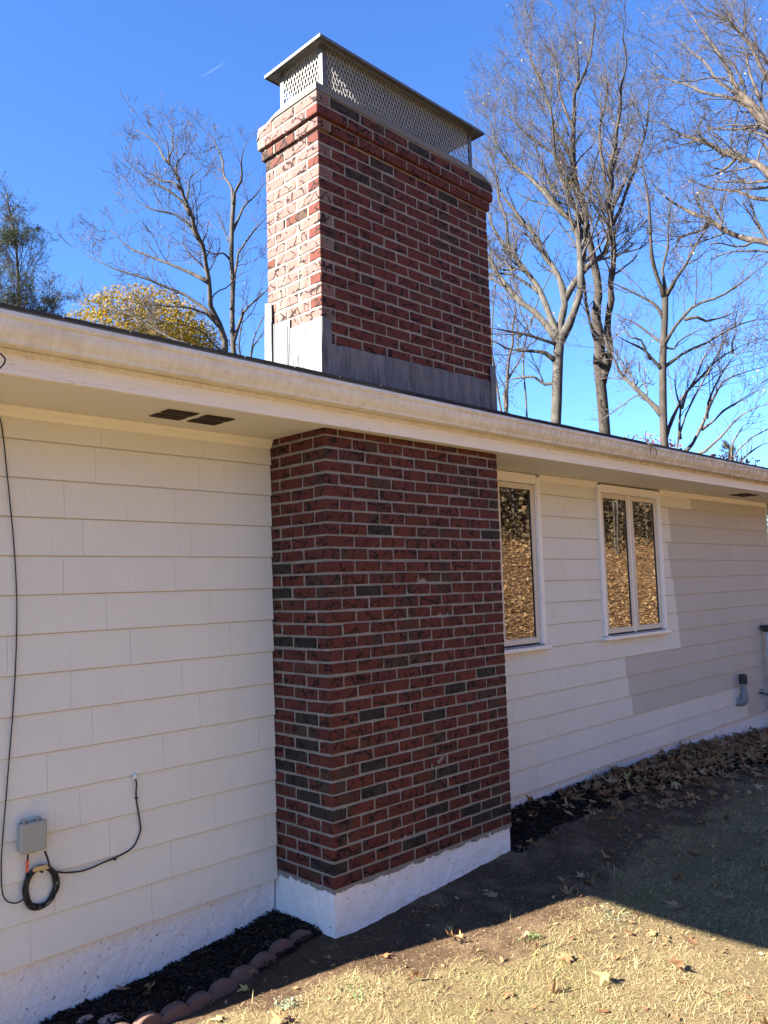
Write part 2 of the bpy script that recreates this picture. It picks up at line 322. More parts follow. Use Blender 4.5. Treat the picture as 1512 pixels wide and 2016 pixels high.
TREES = {
 'T1': (10.46,4.82,-56.9,[
  (0.111,0.101,[(0.09,4.45),(0.12,4.7),(0.17,5.26),(0.21,5.87),(0.27,6.4)]),
  (0.081,0.03,[(0.27,6.4),(0.2,6.52),(-0.18,6.96),(-0.54,7.34),(-0.8,7.72),(-1.01,8.1),(-1.2,8.64),(-1.39,9.1)]),
  (0.076,0.03,[(0.27,6.4),(0.24,6.61),(0.01,7.2),(-0.08,7.47),(-0.32,7.98),(-0.59,8.25),(-0.79,8.59),(-1.03,9.05),(-1.11,9.6)]),
  (0.04,0.015,[(-0.08,7.45),(-0.42,7.7),(-0.7,7.82),(-1.04,7.9),(-1.39,7.96)]),
  (0.081,0.03,[(0.27,6.4),(0.32,6.64),(0.37,6.98),(0.47,7.29),(0.28,7.72),(0.06,8.17),(-0.22,8.84),(-0.61,9.32),(-0.85,9.68),(-0.98,10.24)]),
  (0.071,0.025,[(0.47,7.29),(0.62,7.56),(0.78,7.76),(1.24,8.09),(1.36,8.68),(1.55,9.11),(1.8,9.63),(1.98,9.9),(2.01,10.36)]),
  (0.086,0.03,[(0.27,6.4),(0.55,6.86),(0.68,7.23),(0.76,7.55),(0.75,7.95),(0.73,8.47),(0.49,8.96),(0.15,9.35),(-0.19,9.82),(-0.62,10.32),(-0.85,10.88),(-1.04,11.42)]),
  (0.04,0.01,[(0.12,6.33),(-0.13,6.43),(-0.38,6.53),(-0.97,6.72),(-1.33,6.84)]),
  (0.05,0.012,[(0.13,5.99),(-0.03,6.16),(-0.4,6.19),(-0.84,6.35),(-1.05,6.44),(-1.34,6.58)]),
  (0.04,0.01,[(0.06,5.46),(-0.15,5.59),(-0.42,5.69),(-0.8,5.64),(-0.97,5.5)]),
  (0.035,0.01,[(0.73,8.47),(0.29,9.1),(0.18,9.86),(-0.04,10.54),(-0.11,11.31)]),
  (0.035,0.01,[(-0.59,8.25),(-0.73,8.91),(-0.75,9.56),(-0.94,10.12),(-1.07,10.58)]),
  (0.04,0.01,[(0.76,7.55),(0.85,8.29),(0.61,9.37),(0.54,10.02),(0.32,10.7),(0.25,11.36)]),
 ]),
 'T2': (12.24,4.79,-60.2,[
  (0.143,0.11,[(0.14,4.42),(0.14,4.86),(0.12,5.52),(0.1,6.01),(0.09,6.27)]),
  (0.11,0.022,[(0.09,6.25),(0.14,6.73),(0.14,7.74),(0.11,8.5),(0.0,9.28),(-0.1,10.07),(-0.23,10.87),(-0.19,11.65),(-0.04,12.41),(0.06,13.18),(-0.06,14.01),(-0.06,14.55)]),
  (0.083,0.018,[(0.22,5.89),(0.26,6.03),(0.31,6.6),(0.35,7.21),(0.47,8.19),(0.52,9.2),(0.54,9.97),(0.55,10.53),(0.74,11.48),(0.87,12.23),(1.06,12.97),(1.01,13.77),(1.1,14.52)]),
  (0.044,0.017,[(0.04,6.35),(-0.04,6.98),(-0.13,7.42),(-0.14,8.0),(-0.14,8.27),(-0.17,9.03)]),
  (0.044,0.011,[(-0.23,10.87),(-0.39,11.22),(-0.56,11.66),(-0.72,12.38),(-0.93,13.12),(-1.16,13.83),(-1.03,14.45)]),
  (0.044,0.011,[(-0.1,10.07),(-0.32,10.5),(-0.49,10.92),(-0.83,11.24),(-1.16,11.56),(-1.47,12.01),(-1.72,12.53),(-1.89,13.0)]),
  (0.044,0.011,[(0.0,9.28),(-0.24,9.85),(-0.52,10.71),(-0.65,11.44),(-0.67,12.28),(-0.85,13.27)]),
  (0.033,0.011,[(-0.04,12.41),(0.25,13.16),(0.4,13.85),(0.37,14.45)]),
  (0.039,0.011,[(0.52,9.2),(0.77,9.69),(0.95,10.23),(1.25,10.86),(1.4,11.64),(1.39,12.45)]),
  (0.039,0.011,[(0.54,9.97),(0.39,10.67),(0.38,11.37),(0.58,12.15),(0.57,12.98),(0.44,13.72)]),
  (0.033,0.011,[(-0.1,10.07),(0.17,10.42),(0.37,10.9),(0.5,11.58)]),
  (0.033,0.011,[(-0.19,11.65),(-0.4,12.22),(-0.48,12.83),(-0.5,13.56),(-0.64,14.2)]),
 ]),
 'T3': (10.54,2.66,-64.0,[
  (0.094,0.057,[(0.12,3.85),(0.12,4.22),(0.14,4.75),(0.18,5.52),(0.24,6.09),(0.28,6.48),(0.29,6.71)]),
  (0.043,0.011,[(0.25,6.73),(0.15,7.08),(0.08,7.37),(0.07,7.79),(0.13,8.21),(0.1,8.65),(0.03,9.23),(0.08,9.62)]),
  (0.038,0.009,[(0.31,6.73),(0.44,6.96),(0.61,7.22),(0.73,7.38),(0.92,7.63),(1.1,7.88),(1.33,8.22)]),
  (0.028,0.009,[(0.31,6.87),(0.31,7.26),(0.39,7.82),(0.47,8.28),(0.47,8.76)]),
  (0.033,0.009,[(0.29,6.04),(0.45,6.18),(0.6,6.31),(0.85,6.43),(1.2,6.54),(1.56,6.77),(2.01,7.06),(2.32,7.21)]),
  (0.028,0.009,[(0.6,6.28),(0.8,6.13),(1.01,6.07),(1.29,6.19),(1.62,6.32)]),
  (0.03,0.008,[(0.24,5.45),(0.52,5.59),(0.81,5.71),(1.08,5.87),(1.34,5.94),(1.85,6.06),(2.17,6.15)]),
  (0.019,0.008,[(0.26,5.68),(0.46,5.81),(0.69,5.88),(0.96,6.05)]),
  (0.033,0.008,[(0.22,6.32),(0.16,6.49),(-0.07,6.64),(-0.38,6.89),(-0.65,7.03),(-0.82,7.16)]),
  (0.028,0.008,[(0.17,5.86),(-0.06,6.09),(-0.18,6.27),(-0.41,6.38),(-0.59,6.47)]),
  (0.033,0.008,[(0.16,5.34),(-0.02,5.62),(-0.26,5.82),(-0.43,5.98),(-0.65,6.12)]),
  (0.024,0.008,[(-0.02,5.62),(-0.11,5.82),(-0.26,5.98),(-0.44,6.24),(-0.54,6.44)]),
  (0.052,0.014,[(0.11,4.56),(-0.03,4.69),(-0.25,4.98),(-0.48,5.22),(-0.59,5.5),(-0.68,5.79),(-0.74,6.09)]),
  (0.038,0.009,[(0.18,4.1),(0.35,4.54),(0.52,4.9),(0.74,5.16),(0.96,5.32),(1.28,5.61),(1.66,5.67),(1.92,5.72)]),
  (0.021,0.008,[(1.28,5.61),(1.39,5.84),(1.43,6.19),(1.51,6.43)]),
 ]),
 'T5': (11.11,2.62,-65.1,[
  (0.039,0.01,[(0.0,3.77),(0.03,3.99),(0.14,4.33),(0.29,4.71),(0.49,5.02),(0.79,5.53),(1.01,5.96)]),
  (0.039,0.01,[(0.19,3.75),(0.32,3.97),(0.45,4.3),(0.6,4.62),(0.75,4.86),(0.94,5.12),(1.21,5.23),(1.55,5.28),(1.88,5.33)]),
  (0.029,0.008,[(0.32,3.65),(0.51,3.86),(0.79,4.14),(0.98,4.35),(1.34,4.51),(1.6,4.57),(1.91,4.6)]),
  (0.025,0.008,[(0.6,4.62),(0.69,4.87),(0.88,5.22),(1.07,5.57),(1.41,5.62)]),
  (0.029,0.008,[(0.14,4.33),(0.08,4.75),(0.05,5.13),(0.16,5.5)]),
  (0.025,0.008,[(0.45,4.3),(0.66,4.41),(0.93,4.66),(1.27,4.81),(1.63,4.95)]),
  (0.024,0.008,[(0.29,4.71),(0.4,5.0),(0.55,5.45),(0.75,5.8),(1.11,6.13)]),
 ]),
 'T6': (12.84,2.4,-68.2,[
  (0.037,0.011,[(-0.04,3.5),(0.1,3.86),(0.27,4.11),(0.6,4.36),(0.8,4.43),(1.14,4.53)]),
  (0.032,0.011,[(0.01,3.5),(0.3,3.87),(0.59,4.09),(0.94,4.16)]),
  (0.027,0.009,[(0.1,3.86),(0.14,4.14),(0.29,4.42),(0.53,4.6)]),
 ]),
 'T4': (13.4,0.78,-74.0,[
  (0.236,0.15,[(0.09,3.2),(0.16,4.24),(0.21,5.29),(0.25,6.65),(0.28,7.63)]),
  (0.107,0.016,[(0.24,6.26),(-0.04,7.31),(-0.27,7.76),(-0.68,8.08),(-1.11,8.28),(-1.71,8.76),(-2.2,9.17),(-2.58,9.62),(-2.97,10.27),(-3.09,10.51)]),
  (0.118,0.016,[(0.28,7.63),(0.12,8.47),(-0.19,9.06),(-0.58,9.48),(-1.08,10.01),(-1.82,10.48),(-2.33,10.93),(-2.81,11.28),(-2.89,11.66)]),
  (0.118,0.021,[(0.28,7.63),(0.14,8.77),(-0.14,9.77),(-0.52,10.41),(-0.93,11.11),(-1.25,11.99),(-1.47,12.71),(-1.86,13.36),(-2.05,13.92)]),
  (0.054,0.011,[(-0.52,10.41),(-1.13,11.27),(-1.75,11.59),(-2.27,12.01),(-2.93,12.59)]),
  (0.096,0.016,[(0.28,7.63),(0.23,8.85),(0.05,9.92),(-0.23,11.05),(-0.54,11.9),(-0.84,12.44),(-1.12,13.09),(-1.36,13.75)]),
  (0.054,0.011,[(-0.23,11.05),(-0.63,11.82),(-1.04,12.79),(-1.4,13.2),(-1.86,13.84)]),
  (0.054,0.011,[(-0.19,9.06),(-0.62,8.87),(-0.99,9.13),(-1.35,9.38),(-1.82,9.57),(-2.29,9.97)]),
  (0.043,0.011,[(-0.93,11.11),(-1.31,11.52),(-1.56,12.16),(-2.02,12.77),(-2.41,13.14)]),
  (0.043,0.011,[(-1.08,10.01),(-1.32,9.8),(-1.66,9.68),(-1.9,9.8)]),
  (0.054,0.011,[(-0.14,9.77),(-0.6,10.85),(-0.74,11.54),(-0.89,12.13),(-0.76,12.73)]),
  (0.043,0.011,[(-1.71,8.76),(-1.97,8.58),(-2.27,8.55),(-2.49,8.27)]),
 ]),
 'T7': (12.63,6.97,-55.1,[
  (0.043,0.012,[(0.1,5.2),(0.11,5.53),(0.1,6.02),(0.06,6.6),(0.1,7.16),(0.21,7.49),(0.4,8.05),(0.57,8.49),(0.85,8.93),(1.03,9.37)]),
  (0.024,0.008,[(0.1,6.97),(-0.0,7.48),(-0.07,8.1),(0.03,8.72)]),
  (0.024,0.008,[(0.21,7.49),(0.08,7.97),(-0.07,8.6),(-0.29,9.13)]),
 ]),
 'T8': (12.29,7.44,-53.3,[
  (0.06,0.014,[(0.13,5.36),(0.1,5.7),(0.02,6.19),(-0.02,6.64),(-0.08,7.16),(-0.02,8.02),(0.09,8.77)]),
  (0.048,0.014,[(0.16,5.36),(0.18,5.72),(0.26,6.51),(0.39,7.41),(0.52,8.23),(0.47,8.99)]),
  (0.036,0.012,[(0.09,5.79),(0.3,6.51),(0.68,6.98),(1.05,7.38),(1.42,7.66)]),
 ]),
 'L1': (6.05,9.32,-34.2,[
  (0.091,0.06,[(0.1,6.09),(0.09,6.32),(0.06,6.74),(0.07,7.44),(0.1,7.99),(0.04,8.38),(0.08,8.93),(0.12,9.49)]),
  (0.05,0.012,[(0.12,9.49),(-0.03,10.0),(-0.16,10.35),(-0.28,10.78),(-0.5,11.04)]),
  (0.045,0.01,[(0.12,9.49),(0.28,10.02),(0.33,10.55),(0.48,10.97)]),
  (0.04,0.01,[(0.11,8.86),(0.34,9.38),(0.7,9.85),(0.96,10.17)]),
  (0.045,0.01,[(0.1,7.92),(0.22,8.3),(0.3,8.71),(0.72,9.21),(1.06,9.53)]),
  (0.05,0.01,[(0.07,6.74),(0.32,7.14),(0.74,7.66),(1.13,8.02)]),
  (0.086,0.03,[(-0.03,6.09),(-0.06,6.31),(-0.24,6.96),(-0.38,7.62),(-0.46,8.2),(-0.55,8.66),(-0.74,9.2),(-0.88,9.58),(-1.02,9.98),(-1.1,10.2),(-1.2,10.71),(-1.31,10.98)]),
  (0.05,0.01,[(-0.31,7.2),(-0.64,7.33),(-0.96,7.48),(-1.51,7.72),(-1.86,7.86),(-2.36,8.07),(-2.82,8.31),(-3.06,8.52)]),
  (0.05,0.01,[(-0.44,7.86),(-0.6,7.92),(-0.96,8.18),(-1.51,8.26),(-2.01,8.39),(-2.26,8.68),(-2.68,8.66)]),
  (0.04,0.01,[(-0.55,8.66),(-0.7,8.93),(-1.14,9.18),(-1.65,9.3),(-2.08,9.59)]),
  (0.04,0.01,[(-0.75,9.31),(-0.88,9.43),(-1.32,9.72),(-1.68,9.88),(-2.04,10.26)]),
  (0.03,0.01,[(-0.95,9.74),(-1.29,9.83),(-1.76,10.12)]),
  (0.03,0.01,[(-0.79,9.41),(-0.79,9.55),(-0.69,9.95),(-0.4,10.25)]),
  (0.025,0.008,[(-1.03,9.93),(-0.92,10.34),(-0.77,10.67)]),
  (0.03,0.008,[(-1.1,10.2),(-1.1,10.72),(-1.13,11.12)]),
  (0.03,0.008,[(-1.21,10.34),(-1.28,10.43),(-1.57,10.76),(-1.9,10.9)]),
  (0.04,0.01,[(-0.24,6.96),(-0.49,7.16),(-0.79,7.26),(-1.32,7.28),(-1.89,7.14)]),
  (0.05,0.012,[(-0.05,6.24),(-0.4,6.39),(-0.79,6.49),(-1.22,6.66),(-1.58,6.96),(-1.89,7.14),(-2.36,7.16),(-2.81,7.2),(-2.98,7.32),(-3.26,7.5)]),
  (0.03,0.008,[(-0.04,8.38),(-0.23,8.43),(-0.48,8.47),(-0.88,8.66)]),
  (0.03,0.008,[(-0.2,6.39),(-0.54,6.75),(-0.99,6.89),(-1.47,6.99)]),
  (0.025,0.008,[(0.04,8.61),(-0.13,8.92),(-0.22,9.34)]),
 ]),
 'L4': (6.66,9.51,-35.6,[
  (0.042,0.01,[(-0.0,6.07),(0.02,6.4),(0.11,6.91),(0.35,7.37),(0.6,7.66)]),
  (0.026,0.008,[(0.05,6.56),(0.11,6.77),(0.27,6.89),(0.43,7.11)]),
  (0.026,0.008,[(-0.12,6.13),(-0.16,6.55),(-0.11,7.09),(-0.09,7.53)]),
 ]),
}
# ------------------------------------------------------------------ ground
def wallz(x): return np.interp(x,[-3,-1.6,-.8,-.1,.2,1.5,1.9,2.4,4.3,5.3,6.6,7.7,9,12],[-.35,-.345,-.337,-.262,-.262,-.18,-.145,-.145,-.135,-.18,-.255,-.32,-.35,-.4])
def gz(x,y):
    x=np.asarray(x,float); y=np.asarray(y,float)
    z0=wallz(x); tt=sm(.35,1.6,-y)
    z=(1-tt)*z0+tt*(-.25)
    z=z-.02*sm(0,1,1-np.abs(y+.5)/.3)*sm(.1,-.1,x)*0
    far=sm(9,16,np.hypot(x-2,np.maximum(y,0)))*0
    toe=-5.0+1.6*sm(2,8,x)
    d=np.maximum(0,toe-y); hill=.47*np.minimum(d,5.5)+.42*np.clip(d-5.5,0,22)
    hill=hill*sm(-14,-4,x)
    bump=.018*(vnoise(x,y,.35,1)-.5)+.02*(vnoise(x,y,1.1,2)-.5)+.006*(vnoise(x,y,.07,3)-.5)
    mound=.05*np.exp(-((x-1.15)**2/.5+(y+1.35)**2/.08))
    return z+hill+bump+mound+.25*(vnoise(x,y,4.,5)-.5)*sm(.5,3,d)
def soilmask(x,y):
    e=np.interp(x,[-1.5,-.7,-.4,0,.4,.8,1.5,2.3,3.5,6,9],[-.40,-.62,-.78,-1.05,-1.32,-1.38,-1.28,-1.12,-1.12,-1.0,-1.0])
    return sm(-.10,.16,(y-e)+.22*(vnoise(x,y,.28,11)-.5)+.12*(vnoise(x,y,.1,12)-.5))*sm(12,9,x)
def mulmask(x,y):
    l=sm(-.03,.05,y+.39+.03*vnoise(x,y,.1,13))*sm(.12,.02,x)*sm(-1.38,-1.2,x+.1*vnoise(x,y,.15,14))
    e=np.interp(x,[1.5,2.2,3.3,5.4,9],[-.55,-.50,-.52,-.85,-.9])
    r=sm(-.06,.08,(y-e)+.15*(vnoise(x,y,.2,15)-.5))*sm(1.52,1.62,x)
    return np.clip(l+r,0,1)*sm(.5,.3,y)
def axis(lo,hi,a,b,step,n):
    inner=np.arange(a,b+1e-6,step); g=np.geomspace(step,1,n)
    left=a-np.cumsum(np.geomspace(step*1.15,(a-lo)/4.,n)); left=left[left>lo]; right=b+np.cumsum(np.geomspace(step*1.15,(hi-b)/4.,n)); right=right[right<hi]
    return np.concatenate([[lo],left[::-1],inner,right,[hi]])
gx=axis(-900,900,-2.2,8.6,.035,34); gy=axis(-900,900,-3.4,.12,.03,40)
X,Y=np.meshgrid(gx,gy); Z=gz(X,Y); nx,ny=len(gx),len(gy)
idx=np.arange(nx*ny).reshape(ny,nx)
F=np.stack([idx[:-1,:-1],idx[:-1,1:],idx[1:,1:],idx[1:,:-1]],-1).reshape(-1,4)
so_=soilmask(X,Y); mu_=mulmask(X,Y); hl=sm(-3.2,-4.4,Y)*sm(4,7,X)+sm(-6,-7,Y); hl=np.clip(hl,0,1)
T4=np.stack([so_,mu_,hl,np.ones_like(hl)],-1).reshape(-1,4)
mesh_obj('ground',np.stack([X,Y,Z],-1),F,MT['ground'],tone=T4,smooth=True,kind='structure')

# ------------------------------------------------------------------ brick chimney
chim=thing('brick_chimney','tall red brick chimney with corbelled top on a white stucco footing','chimney',(0,-D,-.4))
L=M-.012; HB=C-.0125
DARKF={('d',27,1),('d',12,1),('d',11,3),('d',8,1),('d',6,4),('d',6,1),('d',3,3),('d',1,2),('d',2,6),('d',1,5),('d',1,6),('d',13,4),('d',14,6),('u',13,1),('u',15,2),('u',15,5),('u',18,0),('u',18,3),('u',18,7)}
DARKL={('d',22,1),('d',18,1),('d',18,0),('d',18,-1),('d',12,0),('d',10,0),('d',9,0),('d',8,1),('d',8,-1),('d',7,0),('d',6,0),('d',6,-1)}
bricks=[]   # (x0,x1,y0,y1,z0,z1,matname)
rb=random.Random(5)
def pick(up,face,i,k,corner=False):
    if face=='f' and (('u' if up else 'd'),i,k) in DARKF: return 'brick_dark'
    if face=='l' and (('u' if up else 'd'),i,k) in DARKL: return 'brick_dark'
    r=rb.random()
    if up and face=='l': return 'brick_sunlit_pale' if r<.93 else 'brick_half_olive'
    if r<.02: return 'brick_dark'
    if r<.55: return 'brick_red'
    if r<.87: return 'brick_deep_red'
    return 'brick_half_olive'
def course(z0,i,up,e=0.,back=False,typ=None):
    """one running-bond course; e = how far it is corbelled out"""
    z1=z0+HB; typA=(i%2==0) if not up else (i%2!=0)
    if typ is not None: typA=typ
    x0,x1,y0=-e,W+e,-D-e; y1=(.0+e) if up else .012
    def fr(a,b,k):   # front brick from a to b
        bricks.append((a,b,y0,y0+.1,z0,z1,pick(up,'f',i,k),'f'))
    if typA:
        xs=[x0]+[k*M for k in range(1,8)]+[x1]
        for k in range(8): fr(xs[k]+(.0 if k==0 else .006),xs[k+1]-(.0 if k==7 else .006),k)
        ls=[y0+.106]; 
    else:
        xs=[x0+.1+.006]+[M/2+k*M for k in range(1,8)]
        for k in range(7): fr(xs[k]+.006*(k>0)+.006*(k==0),min(xs[k+1]-.006,x1) if k<6 else x1,k)
        # corner brick is the end of a left-face stretcher
        bricks.append((x0,x0+.1,y0,y0+L,z0,z1,pick(up,'l',i,-1),'c')); ls=[y0+L+.006]
    # left side fill
    y=ls[0]+.006 if typA else ls[0]+.006; k=0
    while y<y1-.03:
        e1=min(y+L,y1); bricks.append((x0,x0+.1,y,e1,z0,z1,pick(up,'l',i,k),'l')); y=e1+.012; k+=1
    # right side
    y=y0+.112 if not typA else y0+.112
    while y<y1-.03:
        e1=min(y+L,y1); bricks.append((x1-.1,x1,y,e1,z0,z1,pick(up,'r',i,9),'r')); y=e1+.012
    if back:
        x=x0+.112
        while x<x1-.13:
            e1=min(x+L,x1-.112); bricks.append((x,e1,y1-.1,y1,z0,z1,pick(up,'b',i,9),'b')); x=e1+.012
for i in range(0,36): course(i*C+.006,i,False)
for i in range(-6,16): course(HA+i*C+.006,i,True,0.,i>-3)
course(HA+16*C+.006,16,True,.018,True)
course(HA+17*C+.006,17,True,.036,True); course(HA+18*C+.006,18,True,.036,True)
def vis(b):
    x0,x1,y0,y1,z0,z1,_,f=b; c=Vector(((x0+x1)/2,(y0+y1)/2,(z0+z1)/2)); d=CAM-c; r2=d.length_squared; a=0.
    if f in 'fc' or (f=='f'): a+=(x1-x0)*(z1-z0)*max(0,-d.y)/d.length/r2
    if f in 'lc' or x0<.001: a+=(y1-y0)*(z1-z0)*max(0,-d.x)/d.length/r2
    if 2.56<z0<2.80: a*=.05
    return a
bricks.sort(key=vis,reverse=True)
cache={}; rest=MB(); names=['brick_red','brick_deep_red','brick_half_olive','brick_dark','brick_sunlit_pale']
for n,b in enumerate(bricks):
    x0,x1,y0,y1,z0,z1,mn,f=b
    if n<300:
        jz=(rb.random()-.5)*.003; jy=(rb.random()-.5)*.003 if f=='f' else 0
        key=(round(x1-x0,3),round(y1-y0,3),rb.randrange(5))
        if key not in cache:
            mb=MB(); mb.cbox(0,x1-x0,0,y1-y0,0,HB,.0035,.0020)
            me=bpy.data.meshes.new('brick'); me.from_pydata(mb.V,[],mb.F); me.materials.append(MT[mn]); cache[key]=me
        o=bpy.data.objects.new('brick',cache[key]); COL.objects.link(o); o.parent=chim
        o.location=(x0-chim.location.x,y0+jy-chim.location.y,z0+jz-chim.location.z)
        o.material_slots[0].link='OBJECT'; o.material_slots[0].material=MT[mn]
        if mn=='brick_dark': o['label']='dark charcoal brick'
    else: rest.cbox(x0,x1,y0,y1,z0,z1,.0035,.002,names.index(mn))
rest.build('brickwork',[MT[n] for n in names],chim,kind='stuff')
# mortar core, its faces slightly uneven and struck a few mm behind the brick
mo=MB()
def rough_box(mb,x0,x1,y0,y1,z0,z1,st=.03,amp=.0022,seed=0,m=0,sides='flrb',ragged=0.):
    def panel(o,u,nu,v,nv,nrm):
        n0=len(mb.V)
        for j in range(nv+1):
            for i in range(nu+1):
                P=Vector(o)+Vector(u)*i/nu+Vector(v)*j/nv
                s=P.x*1.3+P.y*2.1+seed; a=0 if i in(0,nu) else amp*2*(float(vnoise(s,P.z,.045,seed+1))-.5+.5*(float(vnoise(s,P.z,.018,seed+2))-.5))
                if ragged and j==0: P.z+=ragged*(float(vnoise(s,0,.05,seed+7))-.5)
                mb.V.append(tuple(P+Vector(nrm)*a))
        w=nu+1
        for j in range(nv):
            for i in range(nu): q=n0+j*w+i; mb.F.append((q,q+1,q+w+1,q+w)); mb.I.append(m)
    nx_=max(2,int((x1-x0)/st)); ny_=max(2,int((y1-y0)/st)); nz_=max(2,int((z1-z0)/st))
    if 'f' in sides: panel((x0,y0,z0),(x1-x0,0,0),nx_,(0,0,z1-z0),nz_,(0,-1,0))
    if 'l' in sides: panel((x0,y1,z0),(0,y0-y1,0),ny_,(0,0,z1-z0),nz_,(-1,0,0))
    if 'r' in sides: panel((x1,y0,z0),(0,y1-y0,0),ny_,(0,0,z1-z0),nz_,(1,0,0))
    if 'b' in sides: panel((x1,y1,z0),(x0-x1,0,0),nx_,(0,0,z1-z0),nz_,(0,1,0))
    n=len(mb.V); mb.V+=[(x0,y0,z1),(x1,y0,z1),(x1,y1,z1),(x0,y1,z1)]; mb.F.append((n,n+1,n+2,n+3)); mb.I.append(m)
rough_box(mo,.004,W-.004,-D+.004,.010,-.016,2.62,.025,.0022,1,ragged=.02)
rough_box(mo,.004,W-.004,-D+.004,-.004,2.62,HA+16*C+.005,.03,.0022,2)
for a,b,e in ((16,17,.018),(17,19.12,.036)):
    mo.box(-e+.005,W+e-.005,-D-e+.005,e-.005,HA+a*C+.013,HA+b*C)
mo.build('mortar',MT['mortar'],chim)
# bedding fillet under the lowest course, ragged where it meets the paint
fd=MB(); rough_box(fd,.010,W-.012,-D+.014,.05,-.62,.008,.014,.0050,21)
fb=fd.build('footing',MT['white_stucco'],chim,smooth=True); fb['label']='white painted rough stucco footing'
# chips where mortar hangs over the paint
ch=MB(); r2=random.Random(3)
for k in range(90):
    t_=r2.random(); s=.006+.014*r2.random()
    if r2.random()<.75: x=t_*W; ch.cbox(x,x+s*1.8,-D+.004,-D+.016,-.006-s*1.1,.002,.002,.003,r=r2)
    else: y=-D+t_*D; ch.cbox(.004,.016,y,y+s*1.8,-.006-s*1.1,.002,.002,.003,r=r2)
ch.build('mortar_drips',MT['mortar'],chim,kind='stuff')
# cement crown, drooping at the far corners
ZC=HA+19*C+.004
cr=MB(); P=[]
for (x,y,z) in [(-.039,.040,-.045),(-.039,.0,-.012),(-.039,-.14,.03),(-.039,-.33,.047),(-.039,-.5435,.05),(.5,-.5435,.05),(1.1,-.5435,.05),(1.4,-.5435,.045),(1.55,-.5435,.028),(1.62,-.5435,-.002),(W+.039,-.5435,-.035),(W+.039,-.3,.02),(W+.039,.0,.02),(W+.039,.040,.0),(1.,.04,.03),(.4,.04,.03)]: P.append((x,y,z))
n=len(P); V=[(x,y,min(ZC,ZC+z-.03)) for x,y,z in P]+[(x+.006*(1 if x<.5 else -1),y+.006*(1 if y<-.2 else -1),ZC+z) for x,y,z in P]+[(max(.03,min(W-.03,x)),max(-.5,min(-.02,y)),ZC+.062) for x,y,z in P]
F=[(k,(k+1)%n,n+(k+1)%n,n+k) for k in range(n)]+[(n+k,n+(k+1)%n,2*n+(k+1)%n,2*n+k) for k in range(n)]+[tuple(range(2*n,3*n)),tuple(range(n-1,-1,-1))]
cr.add(V,F); cr.build('cement_crown',MT['crown'],chim)
# lead flashing
def sheet(name,pts,th=.003):
    """pts: list of (x,y,z) quads with slight ripple"""
    mb=MB(); (a,b,c_,d)=[Vector(p) for p in pts]; nrm=(b-a).cross(d-a).normalized(); nu=max(2,int((b-a).length/.05)); nv=6
    for s_ in (0,1):
        n0=len(mb.V)
        for j in range(nv+1):
            for i in range(nu+1):
                u,v=i/nu,j/nv; p=(a*(1-u)+b*u)*(1-v)+(d*(1-u)+c_*u)*v
                w=.004*(float(vnoise(p.x*2+p.y*2.3,p.z,.09,31))-.5)
                if j==nv: p.z+=.008*(float(vnoise(p.x*2+p.y*2.3,1,.12,33))-.5)
                mb.V.append(tuple(p+nrm*(w+th*s_)))
        for j in range(nv):
            for i in range(nu):
                q=n0+j*(nu+1)+i; f=(q,q+1,q+nu+2,q+nu+1); mb.F.append(f if s_ else f[::-1]); mb.I.append(0)
    off=(nu+1)*(nv+1); ring=[j*(nu+1) for j in range(nv,-1,-1)]+list(range(1,nu+1))+[j*(nu+1)+nu for j in range(1,nv+1)]+[nv*(nu+1)+i for i in range(nu-1,0,-1)]
    for k in range(len(ring)):
        q,r=ring[k],ring[(k+1)%len(ring)]; mb.F.append((q,r,r+off,q+off)); mb.I.append(0)
    return mb.build(name,MT['lead'],chim)
zr=lambda y:2.735+.22*(y+.645)      # roof plane (under the sheets)
sheet('flashing_sheet',[(.052,-D-.008,2.74),(W-.05,-D-.008,2.74),(W-.05,-D-.008,HA-2*C+.022),(.052,-D-.008,HA-2*C)])
sheet('flashing_sheet',[(-.011,-D-.014,2.73),(.062,-D-.014,2.73),(.058,-D-.014,HA-.002),(-.011,-D-.014,HA+.002)])
sheet('flashing_sheet',[(W-.058,-D-.014,2.74),(W+.010,-D-.014,2.74),(W+.010,-D-.014,HA+.0),(W-.052,-D-.014,HA-.01)])
sheet('flashing_sheet',[(-.022,-.215,2.80),(-.022,-D-.016,2.73),(-.010,-D-.014,HA+.004),(-.010,-.215,HA+.004)])
sheet('flashing_sheet',[(-.017,-.065,2.83),(-.017,-.225,2.80),(-.006,-.225,HA+C),(-.006,-.065,HA+C)])
sheet('flashing_sheet',[(-.024,.012,2.85),(-.024,-.070,2.82),(-.012,-.055,HA+2.9*C),(-.012,.010,HA+3.1*C)])
sheet('flashing_sheet',[(W+.008,-D-.01,2.74),(W+.02,.012,2.84),(W+.008,.012,HA+2*C),(W+.006,-D-.01,HA)])
for y in (-.222,-.068):      # dark strips painting in the lap shadows of the side flashing
    mb=MB(); mb.box(-.0275,-.0245,y-.0018,y+.0018,2.79,HA+.02 if y<-.2 else HA+C+.01); mb.build('flashing_lap_shade',MT['dark_gap'],chim)
